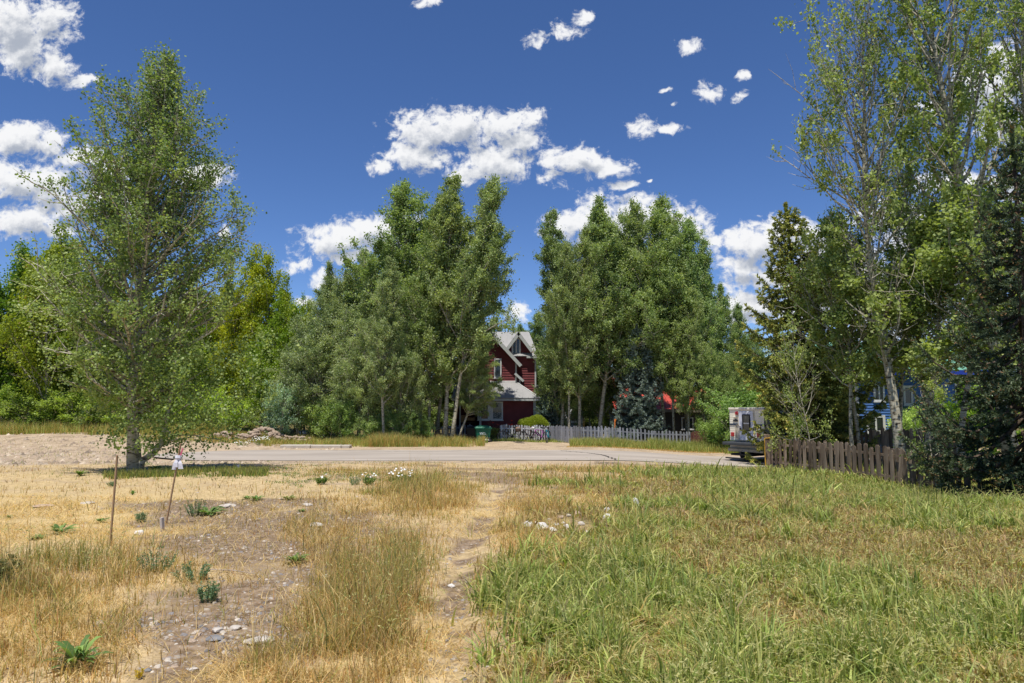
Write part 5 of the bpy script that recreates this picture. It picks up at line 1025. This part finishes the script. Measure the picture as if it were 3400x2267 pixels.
mb = MB(); mb.box(0, 2.4, -hw, hw, z0, z1 - .06); mb.box(2.4, 3.7, -hw, hw, z0 + .85, z1 - .06)
ribbed(mb, hw, -hw, z0, z1 - .06, lambda s, o, z: (-.004 - o, s, z)); ribbed(mb, 0, 2.4, z0, z1 - .06, lambda s, o, z: (s, -hw - .004 - o, z)); mb.build('body', CREAM, CP)
MB().cbox(-.06, 3.75, -hw - .05, hw + .05, z1 - .06, z1 + .05, .03).build('roof', mat('camper_roof', (.66, .60, .50), .6), CP)
H_ = z1 - z0; mb = MB()
for (u0, u1) in ((.48, .53),): mb.box(-.035, -.018, -hw, hw, z0 + H_ * u0, z0 + H_ * u1); mb.box(0, 2.4, -hw - .035, -hw - .018, z0 + H_ * u0, z0 + H_ * u1)
mb.box(0, 2.4, -hw - .035, -hw - .018, z0 + H_ * .18, z0 + H_ * .22); mb.build('stripe', NAVY, CP)
yl, yr = hw - 2 * hw * .29, hw - 2 * hw * .70
dr = MB().cbox(-.05, -.02, yr, yl, z0 + .04, z1 - .12, .01).build('door', SILV, CP)
MB().box(-.045, -.0185, yl + .001, yl + .04, z0 + .02, z1 - .08).box(-.045, -.0185, yr - .04, yr - .001, z0 + .02, z1 - .08).build('door_frame', mat('camper_roof'), CP)
dw = yl - yr; MB().cbox(-.062, -.051, yr + dw * .18, yr + dw * .74, z0 + H_ * .31, z0 + H_ * .83, .03).build('door_window', mat('seal_black', (.02, .02, .022), .4), dr); MB().cbox(-.068, -.0625, yr + dw * .24, yr + dw * .68, z0 + H_ * .34, z0 + H_ * .80, .02).build('pane', mat('smoked_glass', (.09, .085, .07), .1, spec=.6), dr)
MB().box(-.071, -.0685, yr + dw * .27, yr + dw * .66, z0 + H_ * .53, z0 + H_ * .565).build('vent_bar', WHITE, dr); MB().tube([(-.05, yl - .08, z0 + H_ * .44), (-.1, yl - .08, z0 + H_ * .44)], .025, 8).build('knob', CHR, dr); MB().cbox(-.08, -.051, yl - .12, yl - .05, z0 + H_ * .33, z0 + H_ * .40, .005).build('handle', BLK, dr)
for (yc, zc, hh, ww) in ((hw - .16, .18, .19, .17), (-hw + .28, .18, .2, .17)): MB().cbox(-.07, -.018, yc - ww / 2, yc + ww / 2, z0 + H_ * zc - hh / 2 + .02, z0 + H_ * zc + hh / 2 + .02, .01).build('tail_light', REDL, CP)
MB().lathe([(.001, -.08), (.08, -.07), (.1, -.018)], 14, c=(0, hw - .42, z1 - .22), axis='x').build('marker_light', REDL, CP)
MB().cbox(-.12, -.018, hw - .45, hw - .24, z1 - .42, z1 - .36, .01).build('porch_lamp', CREAM, CP); MB().box(-.036, -.018, hw - .5, hw - .2, z1 - .62, z1 - .55).prism([Vector((-.036, hw - .43, z1 - .55)), Vector((-.036, hw - .27, z1 - .55)), Vector((-.036, hw - .35, z1 - .48))], (.015, 0, 0)).build('emblem', mat('emblem_dark', (.06, .055, .05), .6), CP)
MB().cbox(-.034, -.018, hw - .58, hw - .34, z0 + .08, z0 + .78, .06).build('hatch', mat('hatch_cream', (.50, .44, .33), .5), CP)
MB().cbox(.95, 2.0, -hw - .05, -hw - .02, z0 + H_ * .38, z0 + H_ * .78, .02).build('side_window', GLASS, CP)
# pickup under it
PT = empty('pickup_truck', (pc.x, 33.0, gp), 'cream pickup truck carrying the camper, tailgate lowered', 'pickup truck', rz=hd_)
PTC = mat('truck_paint', (.42, .39, .32), .4, spec=.5)
MB().cbox(-.62, -.03, -.82, .98, z0 - .19, z0 - .05, .03).build('tailgate', mat('tailgate_dark', (.05, .055, .06), .5), PT)
bd = MB().cbox(0, 2.5, -.98, .98, .55, z0 - .03, .04).cbox(2.55, 4.9, -.98, .98, .55, 1.12, .06); cab = [Vector((2.6, -.9, 1.12)), Vector((4.3, -.9, 1.12)), Vector((3.75, -.9, 1.72)), Vector((2.75, -.9, 1.72))]; bd.prism(cab, (0, 1.8, 0)); bd.build('body', PTC, PT)
MB().cbox(-.22, -.02, -.95, .95, .52, .68, .03).build('bumper', mat('bumper_cream', (.40, .36, .27), .5), PT); MB().box(-.235, -.222, -.2, .15, .54, .66).build('licence_plate', mat('plate', (.35, .33, .28), .6), PT)
MB().cbox(-.45, .3, -.55, .62, .36, .46, .02).cbox(-.5, -.4, -.1, .9, .2, .26, .01).tube([(-.5, .05, .45), (-.5, .05, .55)], .03, 8).box(.3, 4.6, -.5, .5, .35, .54).build('hitch', mat('hitch_black', (.02, .02, .02), .6), PT)
MB().cbox(2.9, 3.6, -.925, -.905, 1.2, 1.62, .02).build('side_window', GLASS, PT)
for (x, y) in ((1.15, -.86), (1.15, .86), (4.05, -.86), (4.05, .86)):
    t_ = MB().lathe([(.2, -.12), (.36, -.12), (.39, -.09), (.39, .09), (.36, .12), (.2, .12)], 24, c=(x, y, .39), axis='y').build('wheel', BLK, PT); MB().lathe([(.001, -.1), (.1, -.11), (.2, -.08), (.2, .08), (.001, .1)], 16, c=(x, y, .39), axis='y').build('rim', CHR, t_)
# ------------------------------------------------------------------ trees
YL_ = (1, 1, 1)
LW = 'yellow green willows along the left edge of the woods'
for key, px, Y, top, wd, tint, lab in [
 ('willow0', -130, 50, 850, 1.1, (.55, .75, .9), 'darker green willow at the extreme left edge'),
 ('willow1', 15, 49, 795, .9, (.5, .72, 1.1), 'tall bluish green willow at the left edge of the picture'),
 ('willow2', 95, 51, 850, 1.0, (.85, .95, 1), 'yellow green willow between the bluish edge willow and the tall pale one'),
 ('willow0', 150, 48.5, 730, .85, (.95, .95, 1.2), 'tall pale topped willow left of the big aspen'),
 ('willow1', 235, 51, 790, 1.0, (.8, .9, 1), 'willow directly behind the left side of the big aspen'),
 ('willow2', 340, 50, 900, 1.1, (.7, .85, 1), 'willow hidden behind the big aspen, left of its trunk'),
 ('willow0', 450, 52, 950, 1.1, (.7, .85, 1), 'willow hidden behind the trunk of the big aspen'),
 ('willow1', 560, 51, 930, 1.1, (.8, .9, 1), 'willow behind the right side of the big aspen'),
 ('willow2', 670, 50, 960, 1.0, (.85, 1, 1), 'willow filling the gap right of the big aspen'),
 ('willow0', 745, 51, 880, .8, (1.3, 1.15, .9), 'glowing yellow willow right of the big aspen'),
 ('willow1', 838, 50, 805, .8, (1.15, 1.08, .9), 'tallest bright yellow green tree right of the big aspen'),
 ('willow2', 905, 48, 970, .8, (.8, .95, 1), 'low willow between the two bright yellow green tops'),
 ('willow0', 955, 50, 912, .75, (1.0, 1.0, .9), 'pointed yellow green tree left of the grey green aspens'),
 ('willow2', 1010, 52, 985, .8, (.9, 1.0, .9), 'yellow green tree just behind the first grey green aspens')]:
    place_tree(key, 'willow_tree', px, Y, top, lab, 'tree', LW, tint=tint, wide=wd)
LC = 'aspens of the left centre grove'
for key, px, Y, top, pxt, wd, tint, lab in [
 ('bushy0', 985, 46.5, 1080, None, 1.05, (1, 1, 1.25), 'low round aspen at the left end of the centre grove'),
 ('bushy1', 1050, 46, 985, None, 1.0, (1, 1, 1.3), 'grey green aspen second from the left end of the centre grove'),
 ('aspen0', 1072, 49.5, 865, None, .8, (1, 1, 1.2), 'slender aspen whose thin tip stands alone above the grove edge'),
 ('bushy0', 1120, 45, 1010, None, 1.0, (1.08, 1.06, 1.3), 'rounded aspen in front of the slender lone tip'),
 ('aspen1', 1135, 48, 900, None, .95, (1, 1, 1.2), 'mid height aspen right of the slender lone tip'),
 ('aspen2', 1190, 48.5, 818, None, 1.0, (1.05, 1.05, 1.3), 'pale topped aspen at the left foot of the tallest ones'),
 ('aspen3', 1245, 46, 900, None, 1.0, (1.05, 1.05, 1.25), 'aspen stepping up from the pale topped one'),
 ('bushy1', 1190, 43.5, 1060, None, .95, (1.1, 1.1, 1.3), 'leafy low aspen in front of the stepped group'),
 ('aspen0', 1274, 42.0, 850, None, .85, (1.12, 1.1, 1.3), 'front aspen with twin pale trunks rising from the verge'),
 ('bushy0', 1345, 43.8, 1060, None, .9, (1.05, 1.05, 1.25), 'bushy aspen filling below the tallest left centre crown'),
 ('aspen1', 1335, 47.5, 598, None, 1.1, (.95, 1.02, .95), 'tallest dark green aspen at the left of the centre grove'),
 ('aspen2', 1395, 49, 680, None, 1.0, (.85, .95, .9), 'shaded aspen between the two tallest crowns'),
 ('aspen3', 1450, 47, 640, 1455, .9, (1, 1, 1), 'aspen filling the saddle between the tallest crowns'),
 ('aspen0', 1478, 44.3, 578, 1530, 1.0, (1.08, 1.06, 1.05), 'tallest centre aspen with its crown over the left of the red house'),
 ('aspen1', 1500, 43.7, 572, 1645, .85, (1.05, 1.06, 1.1), 'aspen leaning right over the red house, its spire apart from the rest'),
 ('aspen2', 1420, 45.2, 760, 1440, .9, (.95, 1, 1), 'inner aspen with pale trunk left of the leaning trunks')]:
    place_tree(key, 'aspen_tree', px, Y, top, lab, 'tree', LC, pxtop=pxt, tint=tint, wide=wd)
# overhanging boughs in front of the red house belong to a leaning young aspen
place_tree('aspen3', 'aspen_tree', 1518, 44.4, 1090, 'short leaning aspen whose leafy arm covers the left front of the red house', 'tree', LC, pxtop=1625, tint=(1.1, 1.1, 1.2), wide=1.3)
RC = 'aspens of the right hand grove'
for key, px, Y, top, pxt, wd, tint, lab in [
 ('aspen0', 1866, 47.2, 690, 1846, .85, (.95, 1, 1.15), 'narrow aspen spire at the left edge of the right grove'),
 ('bushy0', 1872, 47.6, 1010, None, .7, (.95, 1, 1), 'bushy aspen at the lower left of the right grove beside the house'),
 ('aspen1', 1889, 45.8, 800, 1880, .72, (1, 1, 1.05), 'aspen on the left of a pair of tan trunks behind the picket corner'),
 ('aspen2', 1921, 46.0, 740, 1935, .85, (1, 1, 1), 'aspen on the right of a pair of tan trunks behind the picket corner'),
 ('aspen3', 1990, 46.8, 645, None, 1.0, (.95, 1, 1), 'tall dark green spire left of the middle of the right grove'),
 ('aspen0', 2050, 49, 760, None, 1.0, (.95, 1, 1), 'sunken aspen between the two tall spires of the right grove'),
 ('aspen1', 2105, 48, 665, 2100, .85, (1, 1.02, 1.05), 'thin topped aspen just left of the highest crown of the right grove'),
 ('aspen2', 2165, 47.8, 640, 2168, 1.05, (.98, 1.03, 1.0), 'highest broad crown in the middle of the right grove'),
 ('aspen3', 2210, 46.5, 760, 2215, .95, (1.0, 1.05, 1.0), 'aspen with straight bare lower trunk right of the spruce'),
 ('aspen0', 2238, 46.0, 860, 2250, .85, (1.05, 1.06, 1.0), 'aspen close beside the straight bare trunk'),
 ('aspen1', 2285, 48, 722, 2290, .95, (1.0, 1.1, 1.2), 'bluish green aspen with open airy top'),
 ('aspen2', 2285, 45.0, 950, 2290, .8, (1.1, 1.1, 1.1), 'shorter aspen in front of the airy topped one'),
 ('aspen3', 2345, 48.5, 820, None, .9, (1.05, 1.12, 1.15), 'right shoulder aspen stepping down from the airy top'),
 ('aspen0', 2410, 50, 940, None, .8, (1, 1.05, 1), 'aspen second from the right end of the right grove'),
 ('aspen1', 2460, 54, 1005, None, .8, (.85, .95, 1), 'far dark pointed aspen above the camper'),
 ('bushy1', 2370, 45, 1120, None, .75, (1.05, 1.1, 1), 'rounded low aspen over the red roof'),
 ('bushy0', 2455, 46.5, 1180, None, .8, (.9, .95, .85), 'leafy thicket tree left of the camper'),
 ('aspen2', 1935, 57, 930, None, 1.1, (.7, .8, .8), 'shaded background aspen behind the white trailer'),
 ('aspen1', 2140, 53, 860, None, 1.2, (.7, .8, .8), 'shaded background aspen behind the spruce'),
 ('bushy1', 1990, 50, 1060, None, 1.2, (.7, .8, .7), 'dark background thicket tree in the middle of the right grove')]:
    place_tree(key, 'aspen_tree', px, Y, top, lab, 'tree', RC, pxtop=pxt, tint=tint, wide=wd)
for key, px, Y, top, lab in [('aspen3', 1715, 63, 1075, 'far tree showing above the red house ridge'), ('aspen0', 1650, 62, 1050, 'far tree behind the left part of the red house'), ('aspen2', 1800, 64, 1040, 'far tree right of the red house ridge'), ('bushy0', 2540, 56, 1090, 'far tree just left of the tall yellow tipped spruce'), ('bushy1', 2790, 58, 1120, 'far tree between the spruce and the blue house'), ('aspen1', 3220, 56, 1080, 'far tree to the right of the blue house'), ('aspen2', 3420, 52, 1000, 'far tree behind the dark spruce'), ('bushy0', 1815, 56, 1150, 'far tree filling behind the satellite dish')]:
    place_tree(key, 'background_tree', px, Y, top, lab, 'tree', 'far trees behind the houses', tint=(.8, .9, .9), wide=1.1)
for i in range(17):
    px = 820 + i * 140; place_tree('bushy%d' % (i % 2), 'thicket_tree', px, 63 + 3 * (i % 3), 1175 + 25 * (i % 4), 'dark tree in the far thicket closing the view behind the houses', 'tree', 'thicket trees behind the houses', tint=(.7, .75, .7), wide=2.0, sink=2.6)
# shrubs and thickets
SH = 'shrubs under the grove edges'
for key, px, Y, top, wd, tint, lab in [
 ('shrub', 920, 43, 1290, .9, (1.0, 1.15, 2.0), 'grey green willow shrub behind the rubble mound'),
 ('shrub_b', 1085, 44, 1330, 1.2, (.9, 1, .8), 'low green shrub behind the white boulder'),
 ('shrub', 1150, 43.2, 1340, 1.1, (.85, 1, .8), 'dark leafy shrub left of the twin pale trunks'),
 ('shrub_b', 1235, 42.6, 1390, 1.2, (.9, 1, .9), 'low round shrub touching the twin pale trunks'),
 ('shrub', 1330, 42.8, 1370, 1.2, (.85, 1, .9), 'shrub right of the twin pale trunks'),
 ('shrub_b', 1400, 43.8, 1390, 1.1, (.8, .95, .8), 'shaded shrub left of the rusty rack'),
 ('shrub', 640, 46.5, 1290, 1.4, (1.4, 1.5, .6), 'yellow green shrub right behind the big aspen'),
 ('shrub_b', 760, 46, 1330, 1.4, (1.3, 1.4, .6), 'yellow green shrub above the flowering mound'),
 ('shrub', 540, 47, 1310, 1.5, (1.1, 1.2, .6), 'dark shrub seen through the low boughs of the big aspen'),
 ('shrub_b', 420, 47.5, 1310, 1.5, (1.0, 1.1, .5), 'dark green shrub left of the big aspen trunk'),
 ('shrub', 290, 47.5, 1300, 1.6, (1.0, 1.1, .5), 'wide shaded shrub at the back of the sandy clearing'),
 ('shrub_b', 160, 47.5, 1310, 1.6, (.9, 1.0, .5), 'shaded shrub second from the left edge'),
 ('shrub', 30, 47.5, 1300, 1.6, (1.0, 1.1, .5), 'shaded shrub at the left edge of the picture'),
 ('shrub', 2440, 40.6, 1340, 1.3, (.8, 1, .8), 'dense dark shrub directly left of the camper'),
 ('shrub_b', 2385, 41.8, 1395, 1.2, (.85, 1, .7), 'shrub at the right end of the grass verge'),
 ('shrub_b', 2350, 44.8, 1400, 1.0, (.9, 1, .8), 'shrub against the red brown board fence'),
 ('shrub', 2500, 42, 1300, 1.3, (.75, .95, .7), 'dark shrub partly behind the camper'),
 ('shrub', 1828, 48.5, 1330, .8, (.9, 1, .9), 'green shrub at the right corner of the red house'),
 ('shrub_b', 3030, 35.5, 1370, 1.0, (1.5, 1.6, 1.2), 'light green shrub in front of the blue house porch'),
 ('shrub_b', 3140, 35.5, 1365, 1.0, (1.5, 1.6, 1.2), 'light green shrub at the right corner of the blue house'),
 ('shrub', 3250, 34, 1300, 1.3, (1.3, 1.5, .5), 'bright yellow green shrub behind the dark spruce')]:
    place_tree(key, 'shrub', px, Y, top, lab, 'shrub', SH, tint=tint, wide=wd)
# dark-tinted shrub added at the left edge in place of a cast shadow
place_tree('shrub_b', 'shrub', -60, 6.6, 1875, 'low shrub darkened to stand in for a shadow at the lower left edge', 'shrub', tint=(.5, .42, .35), wide=2.2)
# ---- conifers
proto('spruce_blue', spruce, 201, H=8.5, Rm=2.5, nneed=70000, nl=.15, leaf=NEEDLE, bark=BARKD, c1=(.07, .10, .08), c2=(.28, .34, .30), droop=.3, wid=.32, step=.36)
place_tree('spruce_blue', 'spruce_tree', 2120, 45.8, 1085, 'blue grey spruce in the middle of the right grove', 'tree', tint=(1.25, 1.25, 1.2), wide=1.0)
place_tree('spruce_blue', 'spruce_tree', 1832, 48.0, 1225, 'half hidden small blue spruce by the white trailer', 'tree', wide=1.1, tint=(.8, .9, .9))
proto('spruce_yellow', spruce, 202, H=10.5, Rm=2.9, nneed=110000, nl=.13, leaf=NEEDLE, bark=BARKD, c1=(.08, .115, .03), c2=(.44, .46, .11), tipc=(.6, .5, .12), droop=.34, wid=.36, step=.42, low=.08, pw=.75, nb=6)
place_tree('spruce_yellow', 'spruce_tree', 2715, 31.2, 690, 'tall spruce with yellow green tips beside the camper', 'tree', pxtop=2610, wide=1.1)
proto('spruce_dark', spruce, 203, H=8.2, Rm=3.1, nneed=170000, nl=.085, leaf=NEEDLE, bark=BARKD, c1=(.018, .04, .02), c2=(.20, .25, .13), tipc=(.26, .15, .07), droop=.42, wid=.3, step=.46, low=.015, pw=1.05, nb=7)
place_tree('spruce_dark', 'spruce_tree', 3440, 18.6, 440, 'very dark blue green spruce cut by the right edge', 'tree', wide=.98)
# ---- big aspen on the left
proto('left_aspen', broadleaf, 301, H=13.2, Rm=3.5, r0=.19, base=.12, nprim=190, nleaf=72000, ls=.08, prof='left', el=(12, 68), sig=.13, curve=.5, c1=(.105, .175, .045), c2=(.40, .48, .165), sec=3.6, kt=12, wander=.012, tipleaf=.12,
      trunks=((0, 0, .085, 0),))
t_, c_2, H2 = PROTO['left_aspen']
bl = place_tree('left_aspen', 'aspen_tree', 446, 21.4, 165, 'big lone aspen with leaning second stem on the left of the lot', 'tree', pxtop=478, rz=0.0, wide=1.0)
# second stem leaving the base to the right
mb = MB(); mb.tube([(.12, 0, .0), (.22, -.02, .35), (.55, -.03, .55), (.8, -.02, .85), (.92, 0, 1.6), (1.05, .05, 2.6), (1.3, .1, 4.2)], [.13, .1, .09, .08, .07, .055, .03], 10)
for (s, e) in (((.8, 0, .85), (1.9, -.3, 1.0)), ((.92, 0, 1.6), (2.2, -.5, 2.2)), ((.92, 0, 1.5), (.2, -.9, 2.0)), ((1.05, 0, 2.4), (2.1, .5, 3.2)), ((.85, 0, 1.1), (2.6, -.1, .9)), ((.9, 0, 1.2), (1.6, -1.2, 1.1))): mb.tube([s, tuple((a + b) / 2 + .06 for a, b in zip(s, e)), e], [.03, .02, .008], 5)
mb.build('second_stem', BARK, bl, smooth=True)
rs = np.random.RandomState(77); nn = []
for i in range(420):
    cx = rs.normal() * 1.3 + 1.3; cy = rs.uniform(-1.5, 1.2); cz = .4 + rs.rand() ** .8 * 3.0 + .22 * abs(cx - 1.3) ** 1.5; 
    if cz > .55 or rs.rand() < .5: nn.append((cx, cy, cz))
nn = np.array(nn); P_ = nn[rs.choice(len(nn), 9500)] + rs.normal(size=(9500, 3)) * .13; V_, C_ = leafquads(P_, .085, rs, np.array((.10, .17, .045)), np.array((.37, .45, .15))); link(npmesh('low_foliage', V_, np.arange(len(V_)), 4, C_), 'low_foliage', LEAF, bl)
# ---- right hand tall aspens
AC = dict(c1=(.14, .21, .05), c2=(.48, .54, .18))
proto('tall_aspen', broadleaf, 311, H=17.0, Rm=4.6, r0=.27, base=.2, nprim=74, nleaf=21000, ls=.115, prof='vase', el=(28, 60), sig=.15, curve=.75, bare=.4, sec=2.4, kt=12, tipleaf=.45, wander=.018, **AC)
proto('open_aspen', broadleaf, 312, H=13.0, Rm=4.0, r0=.2, base=.22, nprim=90, nleaf=14000, ls=.11, prof='vase', el=(30, 58), sig=.14, curve=.7, bare=.5, sec=2.6, kt=10, tipleaf=.45, wander=.02, **AC)
proto('young_aspen', broadleaf, 313, H=8.5, Rm=2.1, r0=.09, base=.34, nprim=60, nleaf=15000, ls=.105, prof='aspen', el=(20, 55), sig=.15, curve=.4, bare=.25, sec=2.6, kt=8, wander=.02, **AC)
proto('sapling', broadleaf, 314, H=6.0, Rm=1.5, r0=.04, base=.15, nprim=20, nleaf=1500, ls=.09, prof='aspen', el=(20, 60), sig=.15, curve=.5, bare=.4, sec=2.2, kt=7, wander=.03, **AC)
RA = 'aspens at the right end of the lot'
place_tree('tall_aspen', 'aspen_tree', 3370, 24.5, -260, 'tallest white trunked aspen rising out of the top right', 'tree', RA, pxtop=3110, wide=.8, rz=0.3)
place_tree('tall_aspen', 'aspen_tree', 3420, 27.0, -120, 'aspen in the top right corner behind the dark spruce', 'tree', RA, pxtop=3390, wide=.8, rz=2.0)
place_tree('open_aspen', 'aspen_tree', 2995, 25.5, 120, 'sparse aspen with many bare grey branches and thick spotted trunk', 'tree', RA, pxtop=2880, wide=.78, rz=4.0)
place_tree('open_aspen', 'aspen_tree', 3110, 28.0, 560, 'leafy aspen between the spotted trunk and the dark spruce', 'tree', RA, pxtop=3060, wide=.9, rz=5.2)
place_tree('young_aspen', 'aspen_tree', 2835, 27.4, 800, 'young aspen rising just behind the brown fence', 'tree', RA, pxtop=2790, wide=.9)
place_tree('young_aspen', 'aspen_tree', 3080, 26.0, 720, 'young aspen with fork close behind the fence at right', 'tree', RA, pxtop=3060, wide=1.2)
place_tree('young_aspen', 'aspen_tree', 3190, 25.0, 620, 'young aspen beside the dark spruce', 'tree', RA, pxtop=3190, wide=1.2)
place_tree('young_aspen', 'aspen_tree', 2860, 29.2, 720, 'leafy aspen growing up through the yellow tipped spruce', 'tree', RA, pxtop=2760, wide=.8)
place_tree('young_aspen', 'aspen_tree', 2985, 30.5, 860, 'young aspen standing before the blue house, left of the thick spotted trunk', 'tree', RA, pxtop=2960, wide=1.2)
place_tree('sapling', 'aspen_sapling', 2660, 27.2, 1080, 'bare leaning sapling in front of the brown fence beside the camper', 'tree', RA, pxtop=2570, wide=.8, rz=.5)
place_tree('sapling', 'aspen_sapling', 2700, 26.6, 1060, 'second slim sapling in front of the brown fence', 'tree', RA, pxtop=2650, wide=.7, rz=3.5)
place_tree('sapling', 'aspen_sapling', 3110, 20.9, 1180, 'short split white stemmed sapling against the brown fence', 'tree', RA, pxtop=3090, wide=.9, rz=1.5)
